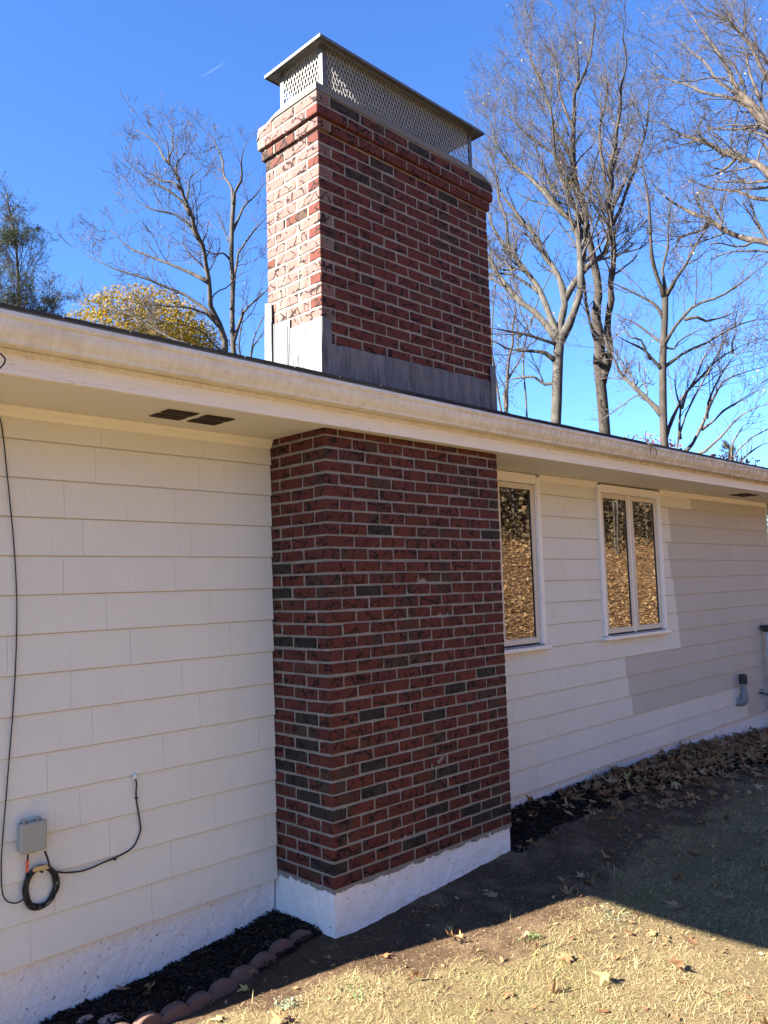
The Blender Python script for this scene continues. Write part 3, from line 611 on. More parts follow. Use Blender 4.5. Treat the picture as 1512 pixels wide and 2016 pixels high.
# rain cap
rc=MB()
PX0,PX1,PY0,PY1=.060,1.470,-.492,-.085; Z0=4.545; Z1=4.868
for px,sx in ((PX0,1),(PX1,-1)):
    for py,sy in ((PY0,1),(PY1,-1)):
        rc2=MB(); rc2.box(min(px,px+sx*.034),max(px,px+sx*.034),min(py,py+sy*.002),max(py,py+sy*.002),Z0,Z1)
        rc2.box(min(px,px+sx*.002),max(px,px+sx*.002),min(py+sy*.0021,py+sy*.034),max(py+sy*.0021,py+sy*.034),Z0,Z1)
        rc2.build('cap_post',MT['steel'],chim)
def screen(a,b,z0,z1):
    a=Vector(a); b=Vector(b); Ln=(b-a).length; d=(b-a)/Ln; nrm=Vector((-d.y,d.x,0)); dw=.026; dh=.054; mb=MB()
    nu=int(Ln/dw); dw=Ln/nu; nv=int((z1-z0)/dh); dh=(z1-z0)/nv; q=.0017
    for j in range(nv*2):
        for i in range(nu):
            # zig-zag strands: cell node at (i+.5*(j%2))
            for s_ in (-1,1):
                x0=(i+.5*(j%2)); x1=x0+.5*s_
                if x1<0 or x1>nu or x0>nu: continue
                p0=a+d*(x0*dw)+Vector((0,0,z0+j*dh/2)); p1=a+d*(x1*dw)+Vector((0,0,z0+(j+1)*dh/2))
                o=d*q; w=nrm*.0014
                mb.add([p0-o-w,p0+o-w,p0+o+w,p0-o+w,p1-o-w,p1+o-w,p1+o+w,p1-o+w],[(0,1,5,4),(2,3,7,6),(1,2,6,5),(3,0,4,7)])
    return mb.build('mesh_screen',MT['mesh'],chim)
g=.006
screen((PX0+.03,PY0+g,0),(PX1-.03,PY0+g,0),Z0,Z1-.005); screen((PX0+g,PY1-.03,0),(PX0+g,PY0+.03,0),Z0,Z1-.005)
screen((PX1-g,PY0+.03,0),(PX1-g,PY1-.03,0),Z0,Z1-.005); screen((PX1-.03,PY1-g,0),(PX0+.03,PY1-g,0),Z0,Z1-.005)
ld=MB(); ax0,ax1,ay0,ay1=-.005,1.545,-.552,-.01; ze=4.862
for dz in (0,-.003):
    V=[(ax0,ay0,ze+dz),(ax1,ay0,ze+dz),(ax1,ay1,ze+dz),(ax0,ay1,ze+dz),(ax0+.27,-.28,ze+.075+dz),(ax1-.27,-.28,ze+.075+dz)]
    F=[(0,1,5,4),(1,2,5),(2,3,4,5),(3,0,4)]; ld.add(V,F if dz==0 else [f[::-1] for f in F])
ld.build('cap_lid',MT['steel'],chim)
fl=MB()
for (x0,x1,y0,y1) in ((ax0,ax1,ay0-.002,ay0),(ax0,ax1,ay1,ay1+.002),(ax0-.002,ax0,ay0,ay1),(ax1,ax1+.002,ay0,ay1)):
    fl.box(x0,x1,y0,y1,ze-.017,ze+.001)
fl.build('drip_flange',MT['steel'],chim)
rl=MB(); rl.box(PX0+.034,PX1-.034,PY0+.010,PY0+.013,Z1-.03,Z1-.001); rl.box(PX0+.034,PX1-.034,PY1-.013,PY1-.010,Z1-.03,Z1-.001); rl.build('cap_rail',MT['steel'],chim)
ry=MB(); ry.tube([(.97,-.30,4.60),(.99,-.30,4.70),(.98,-.295,4.76)],.012,6); 
# clay flue tiles standing under the cap
for cx in (.42,1.1):
    mbf=MB()
    for (a,b,c_,d) in ((cx-.14,cx+.14,-.38,-.36),(cx-.14,cx+.14,-.20,-.18),(cx-.14,cx-.12,-.36,-.20),(cx+.12,cx+.14,-.36,-.20)): mbf.box(a,b,c_,d,4.5,4.62)
    mbf.build('flue_tile',MT['crown'],chim)

# ------------------------------------------------------------------ house
XL,XR,RL,RR=-2.1,8.0,-3.14,9.1
house=thing('house','single storey beige shingle sided house with cream gutter and low dark roof','house',(0,0,-.4))
# siding shingles, one object each
offL={13:-.47,12:-.5,11:-.66,10:-1.17,9:-1.27,8:-1.05,7:-.31,6:-.62,5:-1.12,4:-.73,3:-1.18,2:-.42,1:-.69,0:-.8}
offR={13:1.9,12:2.2,11:6.34,10:3.1,9:3.15,8:3.42,7:1.75,6:1.98,5:3.7,4:3.02,3:5.38,2:2.2,1:2.88,0:2.62}
thr={13:5.78,12:5.23,11:5.24,10:5.16,9:5.19,8:5.25,7:5.27,6:5.29,5:5.31,4:4.14,3:4.18,2:4.23,1:6.77,0:6.97}
rs=random.Random(11)
def shingle(x0,x1,z0,z1,split=None,old=False):
    st=[x0+.0008]; x=x0
    grooves=[]
    while True:
        x+=rs.choice([.09,.13,.16,.2,.25,.33])
        if x>x1-.06: break
        grooves.append(x)
    st=[(x0+.0006,0)]
    for q in grooves: st+=[(q-.0016,0),(q,.0011 if rs.random()<.6 else .0004),(q+.0016,0)]
    st.append((x1-.0006,0))
    if split and x0<split<x1: st.append((split,0)); st.sort()
    V=[];F=[];I=[]; base=rs.random()*.0012
    for (x,dy) in st:
        zb=z0-.002*rs.random()*0
        sl=(x-split)*.0 if split else 0
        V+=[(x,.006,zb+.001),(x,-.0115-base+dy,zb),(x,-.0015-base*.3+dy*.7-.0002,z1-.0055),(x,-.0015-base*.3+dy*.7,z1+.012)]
    for i in range(len(st)-1):
        mi_=0
        if split is None: mi_=1 if old else 0
        else: mi_=0 if .5*(st[i][0]+st[i+1][0])<split else 1
        a=i*4; b=a+4; F+=[(a+1,b+1,b+2,a+2),(a+2,b+2,b+3,a+3),(a,b,b+1,a+1)]; I+=[mi_,2,2]  # brown raw edge below; strip under the next lap paints its shadow line
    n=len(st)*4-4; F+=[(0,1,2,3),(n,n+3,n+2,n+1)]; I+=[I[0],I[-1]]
    mb=MB(); mb.V=V; mb.F=F; mb.I=I
    return mb.build('siding_shingle',[MT['siding_paint'],MT['old_siding_paint'],MT['shingle_edge_lap_shade']],house)
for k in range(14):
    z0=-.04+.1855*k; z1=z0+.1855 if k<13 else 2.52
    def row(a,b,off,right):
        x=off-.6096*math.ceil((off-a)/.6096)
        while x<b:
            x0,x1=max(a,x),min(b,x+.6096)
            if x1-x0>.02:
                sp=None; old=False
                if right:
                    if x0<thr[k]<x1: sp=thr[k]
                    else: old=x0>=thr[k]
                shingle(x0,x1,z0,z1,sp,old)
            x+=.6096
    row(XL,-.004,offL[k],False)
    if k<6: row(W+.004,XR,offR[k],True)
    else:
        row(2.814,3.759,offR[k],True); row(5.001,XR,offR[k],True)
# wall core with openings, gable ends and back wall, floor and inner room
wl=MB(); yb,ye=.012,.15
def wbox(x0,x1,z0,z1): wl.box(x0,x1,yb,ye,z0,z1,0)
wbox(XL,1.62,-.044,2.50); wbox(1.62,2.80,-.044,1.10); wbox(1.62,2.80,2.47,2.50); wbox(2.80,3.78,-.044,2.50); wbox(3.78,4.98,-.044,1.10); wbox(3.78,4.98,2.47,2.50); wbox(4.98,XR,-.044,2.50)
wl.box(XL,XL+.12,ye,6.9,-.3,2.5,0); wl.box(XR-.12,XR,ye,6.9,-.3,2.5,0); wl.box(XL,XR,6.9,7.0,-.3,2.5,0)
wl.build('wall',MT['siding_paint'],house)
ir=MB(); ir.box(XL+.12,XR-.12,ye,6.9,.0,.02); ir.box(XL+.12,XR-.12,ye,6.9,2.50,2.515); ir.box(1.0,5.6,3.0,3.06,.02,2.5); ir.build('interior_room',MT['interior'],house)
ft=MB(); rough_box(ft,XL,-.0,.028,.14,-.75,-.046,.016,.0028,41,sides='fl'); rough_box(ft,W+.0,XR-.01,.028,.14,-.75,-.046,.03,.004,42,sides='fr'); ft.box(XL+.02,XR-.02,.14,6.98,-.75,-.3)
fo=ft.build('foundation',MT['white_stucco'],house,smooth=False); fo['label']='rough white painted foundation strip'
# roof: two slabs, gables, eave course of shingle tabs
sl_=.22; yr=3.5
def rz(y,x=0): return 2.735+sl_*(min(y,2*yr-y)+.645)
rf=MB()
for (y0,y1) in ((-.645,yr),(2*yr+.645,yr)):
    V=[];
    for x in (RL,RR):
        for y in (y0,y1):
            z=rz(y)+zo(x)*.9; V+=[(x,y,z),(x,y,z+.04)]
    rf.add(V,[(1,5,7,3),(0,2,6,4),(0,4,5,1),(0,1,3,2),(4,6,7,5)])
rf.build('roof',MT['roof'],house)
tabs=MB(); rt=random.Random(2); x=RL
while x<RR:
    w=.30+.02*rt.random(); x1=min(x+w,RR); h=.042+.004*rt.random(); yy=-.672-.006*rt.random(); z=rz(-.67)+zo(x)*.9
    tabs.box(x+.004,x1-.004,yy,-.50,z+.036,z+.036+.012+.003*rt.random())
    x=x1
tb=tabs.build('eave_shingles',MT['roof'],house)
gb=MB()
for x in (XL+.03,XR-.03): gb.add([(x,0,2.5),(x,7,2.5),(x,7,rz(7)),(x,3.5,rz(3.5)),(x,0,rz(0))],[(0,1,2,3,4)])
gb.build('gable_wall',MT['siding_paint'],house)
xs=[RL+.02]+[float(v) for v in np.arange(-3.0,9.0,.3)]+[RR-.02]
dp=MB(); dp.extrude_x([(-.664,2.775),(-.668,2.775),(-.668,2.742),(-.664,2.742)],xs,zf=lambda x:zo(x)*.9,closed=True); dp.build('drip_edge',MT['drip'],house)
fa=MB(); fa.extrude_x([(-.585,2.5215),(-.585,2.765),(-.561,2.765),(-.561,2.5215)],xs,zf=zo,closed=True); fa.build('fascia',MT['fascia'],house)
sf=MB(); sf.extrude_x([(-.562,2.523),(-.562,2.535),(.05,2.535),(.05,2.523)],[RL+.02]+[-.004],zf=zo,closed=True)
sf.extrude_x([(-.562,2.523),(-.562,2.535),(-D-.004,2.535),(-D-.004,2.523)],[-.004,W+.004],zf=zo,closed=True)
sf.extrude_x([(-.562,2.523),(-.562,2.535),(.05,2.535),(.05,2.523)],[W+.004]+[v for v in xs if v>1.7],zf=zo,closed=True); sf.build('soffit',MT['soffit_paint'],house)
# rake boards and the underside of the gable overhangs
for (a,b) in ((RL,XL),(XR,RR)):
    m_=MB(); m_.add([(a+.02,-.56,2.53),(b,-.56,2.53),(b,7.5,2.53),(a+.02,7.5,2.53)],[(0,1,2,3)]); m_.box(a+.03 if a<0 else RR-.05,a+.05 if a<0 else RR-.03,-.55,7.5,2.50,2.80); m_.build('rake_board',MT['fascia_paint'],house)
# K style gutter
gp=[(-.5855,2.748),(-.590,2.748),(-.590,2.626),(-.665,2.622),(-.672,2.626),(-.673,2.634),(-.676,2.640),(-.684,2.650),(-.694,2.664),(-.702,2.682),(-.705,2.700),(-.706,2.712),(-.713,2.716),(-.716,2.722),(-.716,2.736),(-.713,2.741),(-.706,2.741),(-.703,2.737),(-.703,2.722),(-.700,2.700),(-.690,2.672),(-.672,2.648),(-.660,2.630),(-.594,2.634),(-.5855,2.63)]
gu=MB(); gu.extrude_x(gp,xs,zf=zo,closed=True); go=gu.build('gutter',MT['gutter'],house)
gl=MB(); gl.extrude_x([(-.5855,2.600),(-.594,2.602),(-.594,2.624),(-.5855,2.624)],xs,zf=zo,closed=True); gl.build('gutter_back_ledge',MT['gutter'],house)
# cove moulding under the soffit
cp=[(.0,2.472),(-.014,2.472),(-.018,2.480),(-.024,2.486),(-.026,2.502),(-.034,2.508),(-.038,2.522),(0.,2.522)]
for a,b in ((XL,-.004),(2.814,3.758),(5.002,XR-.01)):
    mb=MB(); mb.extrude_x(cp,[a,b],zf=zo,closed=True); mb.build('moulding',MT['trim_paint'],house)
# small end caps and corner boards
cb=MB(); cb.box(XR-.002,XR+.02,-.012,.03,-.04,2.5); cb.build('corner_board',MT['trim_paint'],house)
# windows
def window(x0,x1,clip=None):
    z0,z1=1.108,2.50; cw=.052
    mb=MB()
    for (a,b,c_,d) in ((x0,x0+cw,z0,z1),(x1-cw,x1,z0,z1)): mb.cbox(a,b,-.034,.02,c_,d+zo(a),.003)
    mb.cbox(x0+cw,x1-cw,-.032,.02,2.452,z1+.022,.003); 
    mb.box(x0+.004,x1-.004,-.036,-.0345,2.462,2.466)
    w=mb.build('window',MT['casing_paint'],house)
    st=MB()   # stepped stop inside the casing
    st.box(x0+cw,x0+cw+.010,-.022,.03,z0,2.452); st.box(x1-cw-.010,x1-cw,-.022,.03,z0,2.452); st.box(x0+cw+.01,x1-cw-.01,-.022,.03,2.444,2.452)
    mid=(x0+x1)/2; st.box(mid-.011,mid+.011,-.010,.03,z0,2.444); st.build('window_stop',MT['casing_paint'],w)
    dg=MB(); dg.box(x0+cw+.01,mid-.011,.012,.03,z0,2.444); dg.V=[]; dg.F=[]; dg.I=[]
    for a,b in ((x0+cw+.014,mid-.015),(mid+.015,x1-cw-.014)):
        s_=MB(); fw=.050; zz0,zz1=1.120,2.440
        s_.cbox(a,a+fw,-.013,.022,zz0,zz1,.003); s_.cbox(b-fw,b,-.013,.022,zz0,zz1,.003); s_.cbox(a+fw,b-fw,-.0125,.022,zz1-fw*.95,zz1,.003); s_.cbox(a+fw,b-fw,-.0125,.022,zz0,zz0+fw*.95,.003)
        so2=s_.build('sash',MT['sash_paint'],w)
        gg=MB(); gg.box(a+fw-.006,b-fw+.006,.000,.004,zz0+.04,zz1-.04); gg.build('pane',MT['glass'],so2)
        gk=MB()
        for (q,r,c_,d) in ((a+fw,a+fw+.004,zz0+.05,zz1-.05),(b-fw-.004,b-fw,zz0+.05,zz1-.05)): gk.box(q,r,-.006,-.0005,c_,d)
        gk.box(a+fw,b-fw,-.006,-.0005,zz1-.0515,zz1-.0475); gk.build('glazing_gasket',MT['dark_gap'],so2)
    bk=MB(); 
    for a in (x0+cw+.0102,mid-.0148,mid+.0112,x1-cw-.0138): bk.box(a,a+.0036,.004,.028,z0+.002,2.443)
    bk.box(x0+cw+.012,x1-cw-.012,.004,.028,2.4405,2.4438); bk.build('weather_gap',MT['dark_gap'],w)
    sb=MB(); sb.cbox(x0-.016,x1+.032,-.060,.02,1.064,1.096,.004); sb.box(x0+.03,x1-.03,-.048,.02,1.0962,1.104); 
    sb.build('window_sill',MT['casing_paint'],w)
    tr_=MB(); k=x0+.08
    while k<x1-.1: tr_.box(k,k+.045,-.052,-.0485,1.0975,1.1035); k+=.06
    tr_.build('sill_track',MT['vent_metal'],w)
    return w
window(1.5995,2.813); window(3.760,5.0)
# soffit vents: pressed louvre panels, two screens each
def vent(x0,x1,y0,y1):
    xm=(x0+x1)/2; z=2.5228+zo(x0)
    mb=MB(); mb.box(x0-.012,x1+.012,y0-.010,y1+.010,z-.0025,z-.0002); f=mb.build('soffit_vent',MT['soffit_paint'],house)
    hole=MB(); lou=MB(); ym=(y0+y1)/2
    for a,b in ((x0,xm-.022),(xm+.022,x1)):
        for c_,d in ((y0,ym-.010),(ym+.010,y1)):
            hole.box(a,b,c_,d,z-.0045,z-.0028)
            k=a+.004
            while k<b-.004: lou.box(k,k+.0016,c_+.002,d-.002,z-.0085,z-.0046); k+=.0068
    hole.build('vent_opening',MT['dark_vent'],f); lou.build('vent_louvre',MT['vent_metal'],f,kind='stuff')
vent(-.925,-.535,-.415,-.215); vent(6.28,6.66,-.43,-.24)
# ------------------------------------------------------------------ things on the wall
sy=-.011
def tone_tube(name,P,r,mat,label,cat,n=6,group=None,parent=None):
    mb=MB(); mb.tube(P,r,n); o=mb.build(name,MT[mat],parent,smooth=True,loc=tuple(P[0]) if not parent else None)
    if not parent: tag(o,label,cat,group)
    return o
tone_tube('utility_cable',spline([(-1.83,-.72,2.56),(-1.812,-.724,2.535),(-1.83,-.71,2.50),(-1.86,-.6,2.47),(-1.78,-.3,2.48),(-1.62,-.03,2.47),(-1.575,sy-.004,2.44),(-1.54,sy-.006,2.156),(-1.507,sy-.004,1.847),(-1.492,sy-.006,1.562),(-1.497,sy-.004,1.213),(-1.523,sy-.006,.805),(-1.541,sy-.006,.541),(-1.546,sy-.006,.43),(-1.538,sy-.008,.297),(-1.5,sy-.012,.25),(-1.455,sy-.014,.25),(-1.437,sy-.018,.285),(-1.432,sy-.02,.33)],6),.0033,'black_plastic','thin black cable hanging from the gutter down the left siding to the coil','cable')
cg=spline([(-.896,sy,.690),(-.893,sy-.012,.66),(-.890,sy-.005,.583),(-.868,sy-.005,.448),(-.871,sy-.005,.412),(-.907,sy-.005,.351),(-.98,sy-.006,.327),(-1.06,sy-.005,.315),(-1.162,sy-.007,.303),(-1.25,sy-.012,.317),(-1.30,sy-.02,.335)],6)
cbl=tone_tube('coax_cable',cg,.0042,'black_plastic','black cable curving from a hole in the siding down to the coil','cable')
gr=MB(); gr.lathe((-.896,sy+.003,.695),[(.0,.0),(.012,.001),(.015,.006),(.013,.012),(.005,.015)],12,axis='y'); gr.build('grommet',MT['caulk'],cbl,smooth=True)
for (x,z) in ((-.889,.59),(-1.005,.319)):
    k=MB(); k.cbox(x-.007,x+.007,sy-.013,sy+.003,z-.008,z-.001,.0015); k.build('cable_clip',MT['dark_cap'],cbl)
coil=thing('cable_coil','looped coil of black cable hung below the grey box','cable coil',(-1.37,sy-.02,.28))
rk=random.Random(8); mb=MB()
for k in range(9):
    rx=.068+.012*rk.random(); rzz=.080+.014*rk.random(); ox=(rk.random()-.5)*.012; oz=(rk.random()-.5)*.012; yy=sy-.006-.004*(k%4)
    P=[(-1.37+ox+rx*math.cos(a)+.008*math.sin(a*2+k),yy-.004*math.sin(a*3+k),.283+oz+rzz*math.sin(a)) for a in [i*2*math.pi/28 for i in range(29)]]
    mb.tube(P,.0036,5,cap=False)
mb.build('loops',MT['black_plastic'],coil,smooth=True)
mb=MB(); mb.cbox(-1.412,-1.335,sy-.031,sy-.022,.362,.383,.003,.003); mb.build('tape_wrap',MT['tape_yellow'],coil)
mb=MB(); mb.tube(spline([(-1.362,sy-.03,.447),(-1.350,sy-.035,.41),(-1.338,sy-.03,.365)],5),.0048,6); mb.build('lead_in',MT['black_plastic'],coil,smooth=True)
for (x,z) in ((-1.38,.200),(-1.293,.30),(-1.37,.362)):
    mb=MB(); mb.box(x-.004,x+.004,sy-.028,sy-.002,z-.012,z+.010); mb.build('cable_tie',MT['dark_cap'],coil)
plug=thing('cable_connector','orange sleeved black connector hanging under the grey box','connector',(-1.437,sy-.02,.41))
mb=MB(); mb.tube([(-1.434,sy-.02,.447),(-1.435,sy-.02,.420)],.0042,6); mb.tube([(-1.439,sy-.02,.372),(-1.441,sy-.018,.33),(-1.440,sy-.014,.29)],.0042,6); mb.build('wire',MT['black_plastic'],plug,smooth=True)
mb=MB(); mb.lathe((-1.437,sy-.02,.368),[(.003,0),(.0072,.003),(.0072,.034),(.0055,.037),(.0075,.041),(.0075,.052),(.004,.056)],8); mb.build('sleeve',MT['orange_plug'],plug,smooth=True)
box=thing('junction_box','small grey plastic utility box screwed to the left siding','utility box',(-1.42,sy,.46))
mb=MB(); mb.cbox(-1.478,-1.366,-.052,sy+.002,.463,.592,.006); mb.build('housing',MT['grey_box'],box)
mb=MB(); mb.cbox(-1.482,-1.362,-.070,-.0525,.459,.596,.007); mb.build('lid',MT['grey_box'],box)
for x in (-1.455,-1.395):
    mb=MB(); mb.cbox(x-.013,x+.013,-.064,-.030,.5962,.606,.002); mb.box(x-.008,x+.008,-.0655,-.0642,.598,.602,1); mb.build('latch',[MT['grey_box'],MT['dark_cap']],box)
mb=MB(); mb.lathe((-1.415,-.045,.452),[(.004,0),(.004,.010)],8); mb.build('drain_nub',MT['dark_cap'],box)
# grey pvc elbow with a dark screened cap
pv=thing('pipe_vent','grey plastic elbow pipe with dark cap sticking out of the right wall','pipe',(6.69,-.01,.13))
mb=MB(); P=spline([(6.69,.0,.160),(6.69,-.045,.160),(6.69,-.075,.175),(6.69,-.088,.21)],5); mb.tube(P,.046,14); mb.lathe((6.69,-.088,.19),[(.050,0),(.050,.06),(.040,.062),(.040,.065)],16); mb.build('elbow',MT['pvc_grey'],pv,smooth=False)
mb=MB(); mb.lathe((6.69,-.088,.25),[(.036,0),(.036,.13)],16); mb.build('riser',MT['pvc_grey'],pv)
mb=MB(); mb.lathe((6.69,-.088,.375),[(.045,0),(.047,.02),(.044,.022),(.047,.03),(.048,.06),(.044,.062),(.048,.07),(.046,.098),(.030,.112),(.0,.116)],16); mb.build('cap',MT['dark_cap'],pv)
wp=thing('standpipe','white plastic standpipe with dark cap at the far right end of the wall','pipe',(7.55,-.10,-.35))
mb=MB(); mb.lathe((7.55,-.11,-.45),[(.055,0),(.055,1.38)],16); mb.build('pipe_body',MT['white_pvc'],wp,smooth=False)
mb=MB(); mb.lathe((7.55,-.11,.925),[(.070,0),(.074,.01),(.098,.045),(.098,.075),(.02,.085)],16); mb.build('cap',MT['dark_cap'],wp)
hb=thing('hose_bib','small metal hose tap on the far right siding','tap',(7.36,-.01,.19))
mb=MB(); mb.tube(spline([(7.36,-.005,.19),(7.36,-.05,.19),(7.375,-.085,.18),(7.40,-.11,.165)],4),.016,8); mb.build('spout',MT['brass'],hb,smooth=True)
mb=MB(); mb.lathe((7.36,-.045,.20),[(.006,0),(.006,.03),(.026,.031),(.026,.037),(.004,.038)],10); mb.build('handle',MT['brass'],hb)
# ------------------------------------------------------------------ scattered pieces (vectorised)
def rotm(yaw,tilt,taz):
    """yaw about z, then tilt about a horizontal axis of azimuth taz"""
    n=len(yaw); c,s=np.cos(yaw),np.sin(yaw); R=np.zeros((n,3,3)); R[:,0,0]=c;R[:,0,1]=-s;R[:,1,0]=s;R[:,1,1]=c;R[:,2,2]=1
    ux,uy=np.cos(taz),np.sin(taz); ct,st=np.cos(tilt),np.sin(tilt); T=np.zeros((n,3,3))
    T[:,0,0]=ct+ux*ux*(1-ct);T[:,0,1]=ux*uy*(1-ct);T[:,0,2]=uy*st;T[:,1,0]=ux*uy*(1-ct);T[:,1,1]=ct+uy*uy*(1-ct);T[:,1,2]=-ux*st;T[:,2,0]=-uy*st;T[:,2,1]=ux*st;T[:,2,2]=ct
    return T@R
_h=[(-90,.16),(-58,.46),(-48,.36),(-14,.66),(4,.40),(22,.62),(34,.96),(46,.60),(60,.42),(74,.72),(90,1.05)]
_out=[(a,r) for a,r in _h]+[(180-a,r) for a,r in _h[::-1][1:-1]]
LEAF=np.array([(0,0,0)]+[(r*math.cos(math.radians(a)),r*math.sin(math.radians(a)),0) for a,r in _out])
LEAFF=np.array([(0,i+1,(i+1)%(len(LEAF)-1)+1) for i in range(len(LEAF)-1)])
OVAL=np.array([(0,0,0)]+[(.42*math.cos(a),.75*math.sin(a),0) for a in [i*math.pi/5 for i in range(10)]]); OVALF=np.array([(0,i+1,(i+1)%10+1) for i in range(10)])
def curl_leaf(T,n,rg,amt=1.):
    k=len(T); V=np.repeat(T[None],n,0).copy(); x,y=V[:,:,0],V[:,:,1]; r2_=x*x+y*y
    a=(rg.normal(0,.28,n)*amt)[:,None]; b=(rg.normal(.18,.28,n)*amt)[:,None]; c_=(rg.normal(0,.18,n)*amt)[:,None]
    V[:,:,2]=a*x*np.abs(x)+b*np.abs(x)+c_*y*y+.10*amt*rg.random((n,k))*np.sqrt(r2_)*(1 if k<14 else 1)+a*.6*r2_
    V[:,:,0]*=(1-.35*np.abs(b)); V[:,:,1]*=(1-.25*np.abs(c_))
    return V
def scatter(name,T,F,P,size,tone,mat,rg,parent=None,tilt=.25,kind='stuff',curl=1.,lift=.3,loc=None):
    n=len(P); V=curl_leaf(T,n,rg,curl)*np.asarray(size)[:,None,None]
    R=rotm(rg.random(n)*6.283,np.abs(rg.normal(0,tilt,n)),rg.random(n)*6.283); V=np.einsum('nij,nkj->nki',R,V)
    if lift is not None: V[:,:,2]+= (lift*.004-V[:,:,2].min(1))[:,None]*1.0-.002
    V+=np.asarray(P)[:,None,:]; k=T.shape[0]
    FF=(F[None]+np.arange(n)[:,None,None]*k).reshape(-1,F.shape[1])
    return mesh_obj(name,V.reshape(-1,3),FF,MT[mat],tone=np.repeat(np.asarray(tone,float),k),kind=kind,parent=parent,loc=loc)
def ground_pts(x,y,h=0.): return np.stack([x,y,gz(x,y)+h],-1)
# leaf litter drifted along the right wall and strewn over the yard
rg=np.random.default_rng(21); N=12000
x=rg.uniform(1.6,9.5,N); y=rg.uniform(-3.2,.02,N); x[:700]=rg.uniform(-1.2,1.6,700); y[:700]=rg.uniform(-3.2,0,700)
pile=np.exp(-((y+.45-.05*(x-3))/(.20+.095*(x-1.6)))**2)*sm(2.2,4.2,x)
dens=pile*1.0+.10*sm(1.7,2.6,x)*sm(-1.1,-.2,y)+.14*np.exp(-((y+.10)/.14)**2)*sm(1.7,2.2,x)+.024+.05*sm(2.5,6,x)
keep=rg.random(N)<dens; keep[:700]=(rg.random(700)<np.where(y[:700]<-.95,.09,.02)+.16*mulmask(x[:700],y[:700]))&((y[:700]<-D-.1)|(x[:700]<-.06)); x,y=x[keep],y[keep]; pl=pile[keep]
h=rg.random(len(x))*.05*pl
scatter('leaf_litter',LEAF,LEAFF,ground_pts(x,y,h),rg.uniform(.032,.074,len(x)),np.clip(rg.normal(.52,.20,len(x)),0,.98),'dry_leaf',rg,tilt=.30,curl=1.3)
# small fragments over lawn, soil and the left bed
N=1500; x=rg.uniform(-1.6,6,N); y=rg.uniform(-3.4,0,N); k=(y<-D-.03)|(x<-.05)|(x>W+.05); x,y=x[k],y[k]
scatter('leaf_fragments',OVAL,OVALF,ground_pts(x,y,.004),rg.uniform(.006,.022,len(x)),np.clip(rg.normal(.5,.25,len(x)),0,1),'dry_leaf',rg,tilt=.5,curl=1.4)
# mulch chips
CH=np.array([(-.5,-.12,0),(.5,-.09,.02),(.46,.12,0),(-.45,.1,.03),(-.4,-.05,-.12),(.4,0,-.12)]); CHF=np.array([(0,1,2),(0,2,3),(0,4,1),(1,4,5),(1,5,2),(2,5,3),(3,5,4),(3,4,0)])
def chips(name,x0,x1,y0,y1,N,seed):
    r=np.random.default_rng(seed); x=r.uniform(x0,x1,N); y=r.uniform(y0,y1,N); k=r.random(N)<mulmask(x,y)**1.5; x,y=x[k],y[k]
    n=len(x); V=np.repeat(CH[None],n,0)*r.uniform(.012,.045,n)[:,None,None]; R=rotm(r.random(n)*6.283,np.abs(r.normal(0,.45,n)),r.random(n)*6.283)
    V=np.einsum('nij,nkj->nki',R,V)+ground_pts(x,y,r.uniform(.002,.022,n))[:,None,:]
    FF=(CHF[None]+np.arange(n)[:,None,None]*6).reshape(-1,3)
    mesh_obj(name,V.reshape(-1,3),FF,MT['mulch'],tone=np.repeat(np.clip(r.beta(1.2,2.2,n),0,1),6),kind='stuff')
chips('mulch',-1.45,.12,-.46,.03,9000,5); chips('mulch',W,8.,-1.0,.03,26000,6)
# straw coloured grass, lying and standing
def grass(name,N,x0,x1,y0,y1,seed,lmin,lmax,w,flat):
    r=np.random.default_rng(seed); x=r.uniform(x0,x1,N); y=r.uniform(y0,y1,N)
    d=np.hypot(x-CAM.x,y-CAM.y); s_=soilmask(x,y); m=mulmask(x,y)
    patch=.02+2.0*(vnoise(x,y,.25,61)-.12)*(.3+vnoise(x,y,.08,64))
    k=(r.random(N)<np.clip((1-s_)*patch+.035*(1-m),0,1)*np.clip((5./d)**1.2,0,1))&(m<.3)&((y<-D-.05)|(x>W+.1)); x,y,d=x[k],y[k],d[k]; n=len(x)
    az=r.random(n)*6.283; ln=r.uniform(lmin,lmax,n); el=np.clip(r.normal(flat,.28,n),.02,1.3); ww=w*r.uniform(.7,1.4,n)*np.clip(d/4.5,1,2)
    dx,dy=np.cos(az),np.sin(az); px,py=-dy,dx; b=ground_pts(x,y,-.002)
    c1=np.stack([dx*np.cos(el)*ln*.5,dy*np.cos(el)*ln*.5,np.sin(el)*ln*.5],-1); el2=el-r.uniform(.2,.9,n); kink=r.normal(0,.5,n)
    dx2,dy2=np.cos(az+kink),np.sin(az+kink)
    c2=c1+np.stack([dx2*np.cos(el2)*ln*.5,dy2*np.cos(el2)*ln*.5,np.sin(el2)*ln*.5],-1); c2[:,2]=np.maximum(c2[:,2],.003)
    s1=np.stack([px,py,0*px],-1)*ww[:,None]
    V=np.stack([b-s1,b+s1,b+c1+s1*.9,b+c1-s1*.9,b+c2],1); 
    F3=np.array([(0,1,2),(0,2,3),(3,2,4)]); FF=(F3[None]+np.arange(n)[:,None,None]*5).reshape(-1,3)
    g=vnoise(x,y,.5,62); tone=np.clip(r.normal(.58,.2,n),0,.9); gm=r.random(n)<np.clip((g-.45)*.9,0.03,.5); tone[gm]=r.uniform(.92,1.,gm.sum())
    mesh_obj(name,V.reshape(-1,3),FF,MT['straw'],tone=np.repeat(tone,5),kind='stuff')
grass('lawn_grass',430000,-1.6,4.6,-3.4,-.5,71,.016,.046,.0009,.26)
